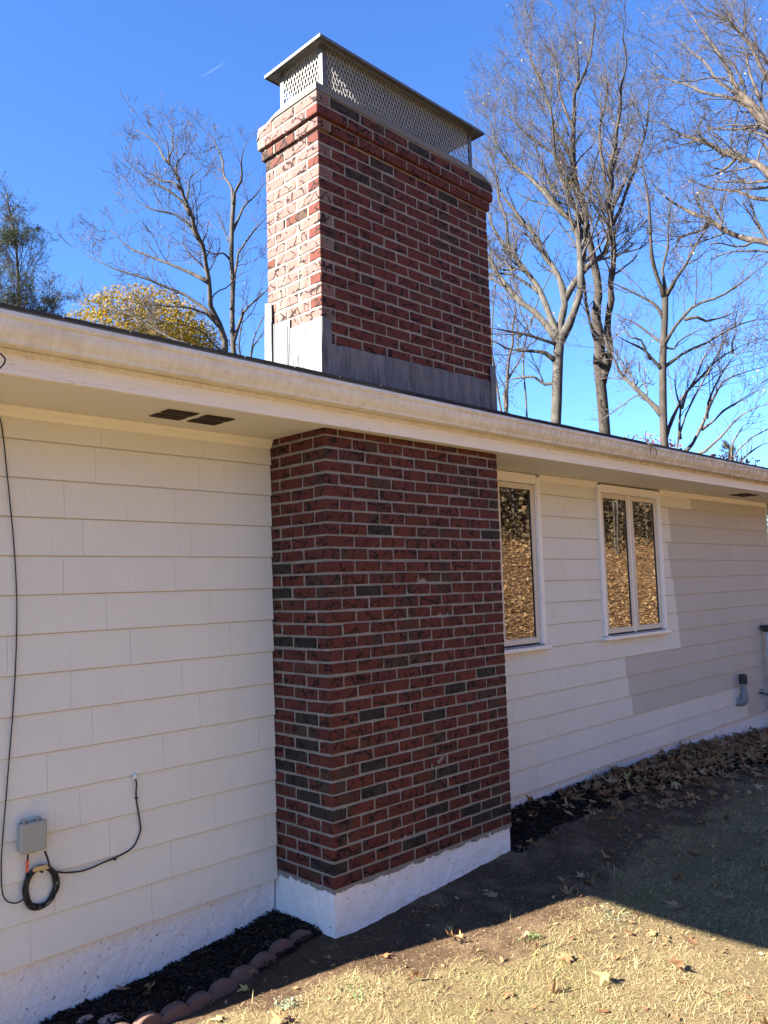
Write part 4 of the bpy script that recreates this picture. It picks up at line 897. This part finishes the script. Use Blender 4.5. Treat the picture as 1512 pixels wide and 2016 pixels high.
grass('long_grass',26000,-1.5,5,-3.4,-.6,73,.045,.095,.0013,.32)
grass('lawn_grass',60000,4.6,10.,-3.6,-.6,72,.03,.07,.0016,.35)
r=np.random.default_rng(77); N=9000; x=r.uniform(-1.3,4.5,N); y=r.uniform(-1.9,-.35,N); k=(mulmask(x,y)<.4)&((y<-D-.04)|((x<-.02)&(y<-.47))|(x>W+.05))&(vnoise(x,y,.22,63)>r.uniform(.25,.8,N)); x,y=x[k],y[k]; n=len(x)
V=np.repeat(CH[None],n,0)*np.array([1,.35,.35])*r.uniform(.008,.040,n)[:,None,None]; V=np.einsum('nij,nkj->nki',rotm(r.random(n)*6.283,np.abs(r.normal(0,.15,n)),r.random(n)*6.283),V)+ground_pts(x,y,.002)[:,None,:]
mesh_obj('straw_debris',V.reshape(-1,3),(CHF[None]+np.arange(n)[:,None,None]*6).reshape(-1,3),MT['straw'],tone=np.repeat(np.clip(r.beta(1.2,2,n),0,.9),6),kind='stuff')
# leafy bank and thicket opposite the windows (mirrored in the panes)
rg=np.random.default_rng(31); N=60000
x=rg.uniform(6,30,N); y=-4.2-rg.random(N)**1.1*12
scatter('bank_leaves',LEAF[[0,1,4,8,11,14,18]],np.array([(0,i+1,(i+1)%6+1) for i in range(6)]),ground_pts(x,y,.01),rg.uniform(.035,.075,N),np.clip(rg.normal(.68,.14,N),0,.97),'dry_leaf',rg,tilt=.35,curl=1.2)
def thicket(name,N,x0,x1,y0,y1,h,seed,tn):
    r=np.random.default_rng(seed); x=r.uniform(x0,x1,N); y=r.uniform(y0,y1,N); z=gz(x,y)+h*r.random(N)**1.3*(.5+.9*vnoise(x,y,1.6,seed))
    P=np.stack([x,y,z],-1); Q=np.array([(-.5,-.5,0),(.5,-.4,.1),(.4,.5,0),(-.4,.45,-.1)]); F4=np.array([(0,1,2,3)])
    return scatter(name,Q,F4,P,r.uniform(.03,.13,N),np.clip(r.normal(tn,.22,N),0,1),'thicket_leaf',r,tilt=1.2,lift=None,curl=.3)
thicket('thicket',90000,5,36,-14,-9.6,8.,41,.5)
mbk=MB(); rt=random.Random(12)
for i in range(110):
    x=rt.uniform(5,34); y=rt.uniform(-14,-8.8); z=float(gz(x,y)); r_=rt.choice([.010,.014,.02,.035]); lx,ly=rt.uniform(-1.4,1.4),rt.uniform(-.5,.5); hh=rt.uniform(2.5,8)
    mbk.tube([(x,y,z-.1),(x+lx*.5,y+ly*.5,z+hh*.5),(x+lx,y+ly,z+hh)],[r_,r_*.8,r_*.4],5,cap=False)
mbk.build('thicket_stems',MT['bark_brown'],kind='stuff')
# ------------------------------------------------------------------ single leaves one can point at
def one_leaf(name,x,y,size,tone,label,yaw=None,curl=1.,tilt=.15,seed=1,T=LEAF,F=LEAFF,mat='dry_leaf',z=None,cat='leaf'):
    r=np.random.default_rng(seed); V=curl_leaf(T,1,r,curl)[0]*size; yw=r.random()*6.28 if yaw is None else yaw
    R=rotm(np.array([yw]),np.array([tilt]),np.array([r.random()*6.28]))[0]; V=V@R.T
    V[:,2]+=-V[:,2].min()+.001; zz=float(gz(x,y)) if z is None else z; V+=np.array([x,y,zz])
    # stalk
    st=MB(); a=V[1]; d=(V[1]-V[0]); d=d/np.linalg.norm(d); e=a+d*size*.55; e[2]=max(e[2],zz+.002)
    st.tube([tuple(a),tuple((a+e)/2+np.array([0,0,.004])),tuple(e)],.0011,4)
    o=mesh_obj(name,np.concatenate([V]),F,MT[mat],tone=np.full(len(V),tone),loc=(x,y,zz))
    sk=st.build('stalk',MT['stem_brown'],o)
    return tag(o,label,cat)
K='fallen_leaf'
LV=[(.98,-.81,.060,.82,'pale tan maple leaf lying alone on the dark soil in front of the chimney',.4,.6),
(1.00,-.74,.026,.86,'tiny pale leaf scrap touching the pale tan maple leaf in front of the chimney',1.,1.),
(1.58,-1.65,.062,.80,'large flat tan maple leaf on shaded grass just above the sunlit corner',1.2,.35),
(.37,-1.01,.050,.46,'curled orange brown leaf at the shadow edge on the soil',2.,2.2),
(.44,-1.00,.028,.62,'narrow upright tan leaf beside the curled leaf at the shadow edge',.3,2.4),
(-.15,-.62,.034,.70,'rounded tan leaf on the ground beside the chimney corner',.3,.9),
(.05,-.82,.040,.50,'brown ragged leaf on dark soil in front of the chimney corner',2.8,.9),
(.51,-1.81,.052,.60,'crumpled brown and tan leaf standing up in the sunlit straw',.6,2.6),
(.28,-1.68,.042,.74,'yellowish tan folded leaf in the sunlit straw near the bottom',2.6,1.6),
(1.53,-1.07,.040,.80,'small tan maple leaf on shaded soil right of the chimney',.9,.5),
(2.83,-.63,.050,.85,'pinkish tan leaf with curled tip at the edge of the bare soil',2.2,1.7),
(1.93,-1.76,.048,.68,'pair sized tan leaf lying on shaded grass near the right edge',.2,1.3),
(2.02,-1.70,.040,.55,'darker brown leaf overlapping the tan leaf near the right edge',1.5,1.5),
(1.95,-1.29,.042,.80,'small bright tan leaf on shaded grass',2.5,1.1),
(1.94,-1.51,.050,.36,'dark brown crumpled leaf on shaded grass',.7,2.),
(-.68,-.90,.052,.42,'orange brown crumpled leaf in the sunny straw at the bottom left',.1,2.2),
(-.62,-.93,.045,.72,'yellow tan curled leaf against the orange brown one at the bottom left',1.1,1.8),
(-.56,-.48,.040,.97,'small yellow maple leaf leaning on the scalloped edging',1.3,.7),
(-.80,-.60,.042,.93,'orange yellow leaf lying in front of the scalloped edging',.4,1.2),
(-.86,-.10,.042,.44,'orange brown leaf on the black mulch near the footing',2.4,1.3),
(-.71,-.23,.028,.84,'small pale leaf on the black mulch',1.9,.8),
(1.09,-.46,.050,.40,'dull brown curled leaf beside the chimney footing',2.9,1.6),
(-.05,-1.14,.036,.60,'narrow pale brown curled leaf in the straw left of the bare soil',.8,2.),
(.73,-2.20,.038,.66,'short tan leaf in the sunlit grass at the bottom',.2,1.7),
(.14,-1.54,.040,.52,'brown curled leaf in the sunlit straw left of the yellowish folded one',1.6,2.2),
(.52,-1.37,.034,.90,'thin yellow leaf lying in the sun beside the green weed',.9,1.9),
(.62,-.66,.036,.45,'long thin brown leaf in the dark soil close to the footing',1.4,2.3),
(-.47,-.40,.036,.55,'brown leaf wedged behind the scalloped edging',1.4,1.6)]
for i,(x,y,s,tn,lab,yw,cu) in enumerate(LV): one_leaf(K,x,y,s*1.22,tn,lab,yw,cu,.15+.12*(cu>1.4),100+i)
one_leaf(K,.30,-1.92,.042,.22,'oval reddish brown leaf lying flat in the sunlit grass at the bottom',.5,.3,.1,7,OVAL,OVALF)
one_leaf(K,.94,-1.92,.024,.20,'small rust red oval leaf in the sunlit grass',1.5,.5,.2,8,OVAL,OVALF)
one_leaf(K,1.28,-1.57,.024,.40,'small orange oval leaf at the tip of the sunlit patch',.2,.5,.9,9,OVAL,OVALF)
one_leaf(K,-.77,-.28,.026,.80,'small squarish pale yellow leaf on the black mulch',.7,.3,.1,10,OVAL,OVALF)
one_leaf(K,-.26,-.26,.030,.86,'long pale leaf on the mulch near the chimney',.4,1.8,.2,11)
# leaf caught on the gutter lip
hl_=one_leaf('gutter_leaf',3.49,-.722,.055,.93,'pale dead leaf caught on the gutter lip with its brown stalk hanging down',.3,1.2,.7,44,z=2.742)
mb=MB(); mb.tube(spline([(3.50,-.722,2.76),(3.535,-.728,2.735),(3.56,-.732,2.70),(3.555,-.730,2.67)],4),.0028,5); mb.tube(spline([(3.50,-.722,2.745),(3.47,-.728,2.72),(3.45,-.73,2.68)],4),.004,5); mb.tube(spline([(3.47,-.70,2.76),(3.45,-.69,2.83),(3.46,-.70,2.88)],4),.004,5); mb.build('dangling_stalk',MT['stem_brown'],hl_)
# weeds
def weed(x,y,n,s,t0,t1,label,seed):
    r=np.random.default_rng(seed); P=np.stack([x+r.normal(0,s,n),y+r.normal(0,s,n)],-1); z=gz(P[:,0],P[:,1])+r.uniform(.004,.035,n)
    T=np.array([(0,-.5,0),(.28,-.1,.1),(.2,.4,.05),(0,.7,0),(-.2,.4,.05),(-.28,-.1,.1)]); F=np.array([(0,1,2),(0,2,3),(0,3,4),(0,4,5)])
    o=scatter('weed',T,F,np.column_stack([P,z]),r.uniform(.008,.02,n),r.uniform(t0,t1,n),'weed',r,tilt=.7,kind='thing',lift=None,loc=(x,y,float(gz(x,y)))); tag(o,label,'weed')
weed(.63,-1.32,60,.028,.0,.55,'small green weed at the edge of the bare sunlit soil',1)
weed(-.56,-.79,90,.032,.8,1.,'silvery grey weed in the sunny straw below the edging',2)
weed(-.31,-.96,60,.05,.3,.9,'pale green flat weed in the straw at the bottom',3)
weed(1.13,-1.50,50,.05,.85,1.,'greyish dried weed near the tip of the sunlit patch',4)
# ------------------------------------------------------------------ scalloped edging and stones
ed=[(-.11,-.345,'scalloped red edging stone half buried by the chimney corner'),(-.245,-.352,'second scalloped red edging stone from the chimney'),(-.375,-.372,'third scalloped red edging stone from the chimney'),(-.505,-.385,'fourth scalloped red edging stone from the chimney'),(-.635,-.395,'fifth scalloped red edging stone from the chimney'),(-.77,-.402,'sixth scalloped red edging stone from the chimney'),(-.905,-.402,'seventh scalloped red edging stone from the chimney'),(-1.035,-.392,'eighth scalloped red edging stone from the chimney'),(-1.165,-.375,'ninth scalloped red edging stone, nearest the bottom left corner')]
re_=random.Random(4)
def scallop_mesh(seed):
    r=random.Random(seed); mb=MB(); n=12; w=.074; h=.056; d=.026; V=[];F=[]
    prof=[(-w,-.12)]+[(w*math.cos(math.pi-a),h*math.sin(a)) for a in [math.pi*i/n for i in range(n+1)]]+[(w,-.12)]
    k=len(prof)
    for (y,s_) in ((-d,.93),(-d*.8,1.),(d*.8,1.),(d,.93)):
        for (x,z) in prof: V.append((x*s_+(r.random()-.5)*.002,y+(r.random()-.5)*.0015,(z if z<0 else z*s_)+(r.random()-.5)*.002))
    for j in range(3):
        for i in range(k-1): F.append((j*k+i,j*k+i+1,(j+1)*k+i+1,(j+1)*k+i))
    F.append(tuple(range(k-1,-1,-1))); F.append(tuple(3*k+i for i in range(k))); mb.add(V,F)
    me=bpy.data.meshes.new('edging_stone'); me.from_pydata(mb.V,[],mb.F); me.materials.append(MT['concrete_red']); return me
for i,(x,y,lab) in enumerate(ed):
    o=bpy.data.objects.new('edging_stone',scallop_mesh(i)); COL.objects.link(o)
    o.location=(x,y,float(gz(x,y))+(.004 if i else -.012)); o.rotation_euler=(re_.uniform(-.12,.12)-.1,re_.uniform(-.06,.06),re_.uniform(-.1,.1)-.03)
    tag(o,lab,'edging stone','scalloped edging stones along the mulch bed')
def rock(x,y,s,lab,seed,mat='pink_rock',sink=.3):
    r=random.Random(seed); mb=MB(); n=7; V=[];F=[]
    for j,(rr,h) in enumerate(((1.,-.3),(1.05,.15),(.8,.5),(.35,.62))):
        for q in range(n): a=2*math.pi*q/n; k=rr*(.8+.4*r.random()); V.append((s[0]*k*math.cos(a),s[1]*k*math.sin(a),s[2]*(h+.15*r.random())))
    for j in range(3):
        for q in range(n): F.append((j*n+q,j*n+(q+1)%n,(j+1)*n+(q+1)%n,(j+1)*n+q))
    F.append(tuple(3*n+q for q in range(n))); z=float(gz(x,y)); o=mesh_obj('stone',np.array(V)+np.array([x,y,z]),F,MT[mat],loc=(x,y,z)); return tag(o,lab,'stone')
rock(-1.20,-.11,(.055,.035,.030),'pinkish flat stone at the foot of the left footing',1)
rock(-1.12,-.20,(.070,.045,.028),'larger tan flat stone beside the mulch bed end',2)
rock(-1.28,-.17,(.05,.04,.03),'pinkish stone nearest the bottom left corner',3)
# pebbles in the bare soil
r=np.random.default_rng(81); N=900; x=r.uniform(-.3,4,N); y=r.uniform(-1.5,-.5,N); k=(soilmask(x,y)>.5)&(mulmask(x,y)<.4)&((y<-D-.04)|(x>W+.05)); x,y=x[k],y[k]
PB=np.array([(1,0,0),(0,1,0),(-1,0,0),(0,-1,0),(0,0,.8)]); PF=np.array([(0,1,4),(1,2,4),(2,3,4),(3,0,4)])
V=np.repeat(PB[None],len(x),0)*(r.beta(1,3,len(x))*.008+.0015)[:,None,None]+ground_pts(x,y,-.001)[:,None,:]
mesh_obj('pebbles',V.reshape(-1,3),(PF[None]+np.arange(len(x))[:,None,None]*5).reshape(-1,3),MT['crown'],kind='stuff')
# ------------------------------------------------------------------ trees
def tubes(P,R,n):
    """P (B,k,3) R (B,k): tubes with n sides -> verts, faces"""
    B,k,_=P.shape; T=np.gradient(P,axis=1); T/=np.linalg.norm(T,axis=2,keepdims=True)+1e-9
    ref=np.where(np.abs(T[:,:1,2:3])>.9,np.array([1.,0,0]),np.array([0,0,1.])); ref=np.broadcast_to(ref,(B,k,3))
    U=np.cross(T,ref); U/=np.linalg.norm(U,axis=2,keepdims=True)+1e-9; Wv=np.cross(T,U)
    a=np.arange(n)*2*np.pi/n; V=P[:,:,None,:]+(U[:,:,None,:]*np.cos(a)[None,None,:,None]+Wv[:,:,None,:]*np.sin(a)[None,None,:,None])*R[:,:,None,None]
    i=np.arange(k-1)[:,None]*n; q=np.arange(n)[None]; f=np.stack([i+q,i+(q+1)%n,i+n+(q+1)%n,i+n+q],-1).reshape(-1,4)
    FF=(f[None]+(np.arange(B)*k*n)[:,None,None]).reshape(-1,4); return V.reshape(-1,3),FF
def resample(P,n):
    P=np.asarray(P,float); s=np.r_[0,np.cumsum(np.linalg.norm(np.diff(P,axis=0),axis=1))]; t=np.linspace(0,s[-1],n)
    return np.stack([np.interp(t,s,P[:,k]) for k in range(P.shape[1])],-1)
def children(P,R,per_m,rg,lf,t0=.15,up=.25,spread=.75,k=4,rf=.5,maxn=None,wig=.085):
    """spawn side twigs from branches P(B,k,3)"""
    Ln=np.linalg.norm(np.diff(P,axis=1),axis=2).sum(1); cnt=rg.poisson(Ln*per_m)
    if maxn: cnt=np.minimum(cnt,maxn)
    b=np.repeat(np.arange(len(P)),cnt); n=len(b); kk=P.shape[1]; t=t0+(1-t0)*rg.random(n)**.8; f=t*(kk-1); i=np.minimum(f.astype(int),kk-2); u=(f-i)[:,None]
    base=P[b,i]*(1-u)+P[b,i+1]*u; tan=P[b,i+1]-P[b,i]; tan/=np.linalg.norm(tan,axis=1,keepdims=True)+1e-9
    r0=(R[b,i]*(1-u[:,0])+R[b,i+1]*u[:,0])*rf; rnd=rg.normal(size=(n,3)); rnd-=tan*(rnd*tan).sum(1,keepdims=True); rnd/=np.linalg.norm(rnd,axis=1,keepdims=True)+1e-9
    sp=spread*rg.uniform(.7,1.3,n)[:,None]; d=tan*(1-.35*sp)+rnd*sp+np.array([0,0,up]); d/=np.linalg.norm(d,axis=1,keepdims=True)
    ln=lf(n,t,Ln[b],r0); pts=[base]; cur=d.copy(); st=(ln/(k-1))[:,None]
    for j in range(1,k):
        cur=cur+rg.normal(0,wig*2,(n,3))+np.array([0,0,up*.25]); cur/=np.linalg.norm(cur,axis=1,keepdims=True); pts.append(pts[-1]+cur*st)
    Pn=np.stack(pts,1); Rn=r0[:,None]*np.linspace(1,.45,k)[None]; return Pn,np.maximum(Rn,.0016)
def bare_tree(key,label,mat,seed,d1=5.,tw=(3.2,6,9),leaf=None,leafn=0,group=None,len1=1.3,nm='bare_tree',name_trunk='trunk',up=.25,rscale=1.):
    bx,by,ang,limbs=TREES[key]; rg=np.random.default_rng(seed); bz=float(gz(bx,by)); a=math.radians(ang); lat=np.array([math.cos(a),math.sin(a),0]); dep=np.array([-lat[1],lat[0],0.])
    dist=math.hypot(bx-CAM.x,by-CAM.y); root=thing(nm,label,'tree',(bx,by,bz),group); done=[]; PL=[]; RL_=[]; mbt=MB()
    for li,(r0,r1,q) in enumerate(limbs):
        q=np.array(q); 
        if done and li>0:
            A=np.concatenate(done); dd=np.hypot(A[:,0]-q[0,0],A[:,2]-q[0,1]); j=dd.argmin(); s0=A[j,1] if dd[j]<.8 else 0.
        else: s0=0.
        if done and li>0 and dd[j]<.8: q=np.concatenate([[[A[j,0]*.85+q[0,0]*.15,A[j,2]-.06]],q])
        s=np.r_[0,np.cumsum(np.hypot(*np.diff(q,axis=0).T))]; slope=rg.choice([-1,1])*rg.uniform(.15,.55)*(0 if li==0 else 1)
        w=np.cumsum(rg.normal(0,.06,len(q)))*(li>0)
        P3=np.stack([q[:,0],s0+slope*s+w*np.minimum(1,s),q[:,1]],-1); P3=resample(P3,max(6,int(s[-1]/.35)))
        if li==0: P3=np.concatenate([[[P3[0,0]*.6,0,bz-.2]],P3]); 
        t=np.linspace(0,1,len(P3)); 
        if li: P3[1:-1]+=rg.normal(0,.035,P3[1:-1].shape)
        P3=resample(P3,len(P3)*2) if li else resample(P3,18); tt=np.linspace(0,1,len(P3)); rr=(r0+(r1-r0)*tt**.85)*rscale*((1-.75*sm(.6,1,tt))*(1+.35*np.exp(-tt*14)) if li else 1); 
        if li==0: rr[:3]*=np.array([1.25,1.1,1.03]); P3=np.concatenate([P3,[P3[-1]+(P3[-1]-P3[-2])*.25]]); rr=np.concatenate([rr,[rr[-1]*.35]])
        if li: rr=rr*(1+.10*rg.normal(size=len(rr)).clip(-1,1))
        f_=1+P3[:,1]/dist; done.append(P3); P3=np.stack([P3[:,0]*f_,P3[:,1],1.62+(P3[:,2]-1.62)*f_],-1) if li else P3   # limbs leaning away reach wider and higher
        wp_=np.array([bx,by,0])+P3[:,0:1]*lat+P3[:,1:2]*dep; wp_[:,2]=P3[:,2]
        PL.append(wp_); RL_.append(rr)
    tv=MB(); tv.tube([tuple(p) for p in PL[0]],[float(v) for v in RL_[0]],10); tv.build(name_trunk,MT[mat],root,smooth=True)
    for p,r_ in zip(PL[1:],RL_[1:]):
        lv=MB(); lv.tube([tuple(v) for v in p],[float(v) for v in r_],7 if r_[0]>.03 else 5); lv.build('limb',MT[mat],root,smooth=True)
    VV=[];FFs=[];off=0; tips=[]
    B0=[(resample(p,12)[None],np.interp(np.linspace(0,1,12),np.linspace(0,1,len(r_)),r_)[None]) for p,r_ in zip(PL[1:],RL_[1:])]
    P0=np.concatenate([b[0] for b in B0]); R0=np.concatenate([b[1] for b in B0])
    P1,R1=children(P0,R0,d1,rg,lambda n,t,L_,r:len1*rg.uniform(.35,1.1,n)*(1.15-.6*t),.18,up,.62,8,.38)
    tipP=P0[:,-1]; 
    P2,R2=children(P1,R1,tw[0]*1.6,rg,lambda n,t,L_,r:len1*.48*rg.uniform(.4,1.1,n)*(1.1-.5*t),.12,up*.9,.66,5,.6)
    P3_,R3=children(P2,R2,tw[1]*1.05,rg,lambda n,t,L_,r:len1*.22*rg.uniform(.4,1.2,n),.1,up*.7,.7,4,.7)
    P4,R4=children(P3_,R3,tw[2]*.75,rg,lambda n,t,L_,r:len1*.11*rg.uniform(.5,1.2,n),.1,up*.5,.7,3,.8)
    R1=np.clip(R1,.004,.03); R2=np.clip(R2,.0028,.010); R3=np.clip(R3,.0030,.0065); R4=np.clip(R4,.0024,.0045)
    for P_,R_,n_ in ((P1,R1,4),(P2,R2,3),(P3_,R3,3),(P4,R4,3)):
        v,f=tubes(P_,R_,n_); VV.append(v); FFs.append(f+off); off+=len(v)
    mesh_obj('twigs',np.concatenate(VV),np.concatenate(FFs),MT['twig'],parent=root,kind='stuff')
    if leafn:
        E=np.concatenate([P3_[:,-1],P4[:,-1]]); cl=vnoise(E[:,0]*1.+E[:,1],E[:,2],.9,seed); w=cl**4; j=rg.choice(len(E),leafn,p=w/w.sum())
        scatter('leaves',LEAF[[0,1,4,8,11,14,18]],np.array([(0,i+1,(i+1)%6+1) for i in range(6)]),E[j]+rg.normal(0,.03,(leafn,3)),rg.uniform(.018,.036,leafn),np.clip(rg.normal(.55,.2,leafn),0,1),leaf,rg,parent=root,tilt=1.2,lift=None)
    return root
bare_tree('T1','grey barked bare tree with spreading limbs just right of the chimney','bark_grey',1,4.8,(3.5,4.8,6.2),'yellow_leaf',420,len1=1.6)
bare_tree('T2','tallest dark barked bare tree with twin upright stems','bark_dark',2,4.8,(3.5,4.8,6.2),'dry_leaf',120,len1=1.6)
bare_tree('T3','dark straight trunked bare tree with sideways limbs near the right edge','bark_dark',3,5.,(3.3,4.6,6.),'dry_leaf',120,up=.15)
bare_tree('T5','low multi stemmed bare tree fanning out over the right gutter','bark_brown',4,5,(3.,5,7),'dry_leaf',80,len1=1.0)
bare_tree('T6','small bare sapling at the far right edge above the gutter','bark_brown',5,5,(3.,5,7),None,0,len1=.8)
bare_tree('T4','big bare tree beyond the right edge reaching its limbs into the sky','bark_brown',6,4.0,(3.2,4.6,6.),'dry_leaf',420,up=.08,len1=1.7)
bare_tree('T7','thin grey bare sapling between the chimney and the grey barked tree','bark_grey',7,4,(3.,5,7),None,0,len1=.9)
bare_tree('T8','small forked bare tree standing against the right side of the chimney','bark_brown',8,4.5,(3.,5,7),'dry_leaf',160,len1=.9)
bare_tree('L1','large bare tree with two stems left of the chimney','bark_grey',9,5.5,(4.,6.,9),'dry_leaf',60,len1=.95,rscale=.74)
bare_tree('L4','slender bare tree half hidden behind the left of the chimney','bark_grey',10,5.,(3.5,5,8),None,0,len1=.7)
# leafy crowns
def crown(root,c,rad,n,size,mat,seed,tmu,ts,flat=1.,clump=.8,thin=.42):
    rg=np.random.default_rng(seed); d=rg.normal(size=(n*3,3)); d/=np.linalg.norm(d,axis=1,keepdims=True); rr=rg.random(n*3)**.38
    P=d*rr[:,None]*np.array(rad)+np.array(c); v=.5*vnoise(P[:,0]*1.1+P[:,2]*.7,P[:,1]+P[:,2],clump,seed)+.5*vnoise(P[:,0]+P[:,1],P[:,2]*1.2,clump*.5,seed+1)
    k=v>thin; P=P[k][:n]; v=v[k][:n]; n=len(P)
    return scatter('foliage',LEAF[[0,1,4,8,11,14,18]],np.array([(0,i+1,(i+1)%6+1) for i in range(6)]),P,rg.uniform(.6,1.3,n)*size,np.clip(rg.normal(tmu,ts,n)+(v-.5)*.9,0,1),mat,rg,parent=root,tilt=1.1,lift=None)
def stems(root,base,top,r,mat,seed,nb,ln,spread=.9,name='trunk'):
    rg=np.random.default_rng(seed); P=resample(np.array([base,tuple((np.array(base)+np.array(top))/2+rg.normal(0,.15,3)),top]),14); R=np.linspace(r,r*.35,14)
    m_=MB(); m_.tube([tuple(v) for v in P],[float(v) for v in R],8); m_.build(name,MT[mat],root,smooth=True)
    P1,R1=children(P[None],R[None],nb,rg,lambda n,t,L_,q:ln*(1.25-t)*rg.uniform(.7,1.1,n),.35,.35,spread,7,.4)
    P2,R2=children(P1,R1,3,rg,lambda n,t,L_,q:ln*.35*rg.uniform(.5,1,n),.2,.2,.8,4,.6); v1,f1=tubes(P1,R1,5); v2,f2=tubes(P2,np.clip(R2,.004,.02),3)
    mesh_obj('branches',np.concatenate([v1,v2]),np.concatenate([f1,f2+len(v1)]),MT[mat],parent=root,kind='stuff'); return P,P1
yx,yy=7.0,14.58; yz=float(gz(yx,yy)); root=thing('yellow_maple','yellow leaved autumn tree behind the roof on the left','tree',(yx,yy,yz))
stems(root,(yx,yy,yz),(yx,yy,8.9),.16,'bark_grey',51,5,2.); crown(root,(yx,yy,8.05),(1.95,1.7,1.35),19000,.048,'yellow_leaf',52,.50,.24,clump=.36,thin=.45); crown(root,(yx+.9,yy-.6,7.75),(1.5,1.2,.8),5000,.048,'yellow_leaf',54,.35,.24,clump=.4,thin=.5)
for (x,y,z,rad,lab,s) in ((14.2,4.9,4.2,(1.1,1.1,.75),'dark red leaved small tree low behind the right roof edge',61),(15.6,3.9,3.95,(1.2,1.3,.5),'low purplish red shrub at the far right above the gutter',62)):
    zz=float(gz(x,y)); root=thing('red_maple',lab,'tree',(x,y,zz)); stems(root,(x,y,zz),(x,y,z+.3),.07,'bark_brown',s,6,1.0); crown(root,(x,y,z),rad,1500,.05,'red_leaf',s+1,.45,.25,clump=.4,thin=.45)
# hemlock on the far left: pale trunk, upswept boughs, sparse needles drooping from them
hx,hy=3.72,13.9; hz=float(gz(hx,hy)); root=thing('hemlock_tree','sparse dark green conifer at the far left behind the roof','tree',(hx,hy,hz)); rg=np.random.default_rng(70)
P=resample(np.array([(hx,hy,hz),(hx,hy,5.5),(hx-.03,hy,7.9),(hx-.12,hy,9.3),(hx-.35,hy,10.5)]),30); R=np.linspace(.15,.012,30)
m_=MB(); m_.tube([tuple(v) for v in P],[float(v) for v in R],8); m_.build('trunk',MT['bark_grey'],root,smooth=True)
P1,R1=children(P[None],R[None],13.,rg,lambda n,t,L_,q:(5.2-4.9*t)*rg.uniform(.55,1.1,n),.42,.55,.85,8,.22)
P1[:,5:,2]-=np.linspace(.02,.12,3)[None]; R1=np.clip(R1,.006,.022)
P2,R2=children(P1,R1,6.,rg,lambda n,t,L_,q:.42*rg.uniform(.5,1.1,n),.35,.0,.7,4,.5); P3_,R3=children(P2,R2,9.,rg,lambda n,t,L_,q:.16*rg.uniform(.5,1.1,n),.1,-.15,.7,3,.6)
v1,f1=tubes(P1,R1,4); v2,f2=tubes(P2,np.clip(R2,.003,.006),3); v3,f3=tubes(P3_,np.clip(R3,.002,.004),3)
mesh_obj('branches',np.concatenate([v1,v2,v3]),np.concatenate([f1,f2+len(v1),f3+len(v1)+len(v2)]),MT['bark_dark'],parent=root,kind='stuff')
E=np.concatenate([P3_[:,1],P3_[:,2],P2[:,-1]]); w=vnoise(E[:,0]*1.2+E[:,1],E[:,2],.5,71)**2; j=rg.choice(len(E),24000,p=w/w.sum())
SP=np.array([(-.5,-.09,0),(.5,-.05,0),(.5,.06,-.1),(-.5,.08,0)])
scatter('needles',SP,np.array([(0,1,2,3)]),E[j]+rg.normal(0,.035,(24000,3)),rg.uniform(.035,.08,24000),np.clip(rg.normal(.65,.25,24000),0,1),'green_needle',rg,parent=root,tilt=.8,lift=None,curl=.2)
# conifer tip just above the right gutter
cx,cy=17.5,4.15; cz=float(gz(cx,cy)); root=thing('young_conifer','bluish green conifer tip poking above the gutter at the far right','tree',(cx,cy,cz)); rg=np.random.default_rng(75)
P=resample(np.array([(cx,cy,cz),(cx,cy,4.9)]),20); R=np.linspace(.07,.01,20); m_=MB(); m_.tube([tuple(v) for v in P],[float(v) for v in R],6); m_.build('trunk',MT['bark_brown'],root)
P1,R1=children(P[None],R[None],14,rg,lambda n,t,L_,q:(1.5-1.25*t)*rg.uniform(.6,1,n),.2,.25,.9,6,.3); v1,f1=tubes(P1,np.clip(R1,.005,.02),4); mesh_obj('branches',v1,f1,MT['bark_brown'],parent=root,kind='stuff')
E=P1.reshape(-1,3); j=rg.integers(0,len(E),2600); scatter('needles',SP,np.array([(0,1,2,3)]),E[j]+rg.normal(0,.03,(2600,3)),rg.uniform(.06,.12,2600),np.clip(rg.normal(.75,.2,2600),0,1),'green_needle',rg,parent=root,tilt=1.,lift=None,curl=.2)
# evergreen shrub glimpsed past the right end of the house
sx,sy_=12.6,1.75; sz=float(gz(sx,sy_)); root=thing('evergreen_shrub','dark green shrub seen past the right end of the house wall','shrub',(sx,sy_,sz)); stems(root,(sx,sy_,sz),(sx,sy_,2.2),.06,'bark_brown',90,5,.8); crown(root,(sx,sy_,1.3),(.9,.9,1.5),2500,.07,'weed',91,.1,.15)
# faint contrail
mb=MB(); dA=Vector((.449,.705,.549)); dB=Vector((.465,.684,.562)); 
t=NT('contrail_vapour'); tb_=t.n('ShaderNodeBsdfTransparent'); df=t.n('ShaderNodeBsdfDiffuse'); df.inputs[0].default_value=(.9,.9,.92,1); mx=t.n('ShaderNodeMixShader'); mx.inputs[0].default_value=.05
t.l(tb_.outputs[0],mx.inputs[1]); t.l(df.outputs[0],mx.inputs[2]); t.l(mx.outputs[0],t.t.nodes['Material Output'].inputs[0])
mb.tube([CAM+dA*6000,CAM+(dA+dB).normalized()*6000,CAM+dB*6000],[2,5,1],6); o=mb.build('contrail',t.m,kind='structure')


for q,(wx,wy) in enumerate(((1.45,-1.95),)): weed(wx,wy,70,.045,.2,.8,['low green tuft in the sunlit grass at the lower right','green tuft at the bottom right corner of the sunny lawn','small green tuft at the bottom edge of the sunny lawn'][q],20+q)
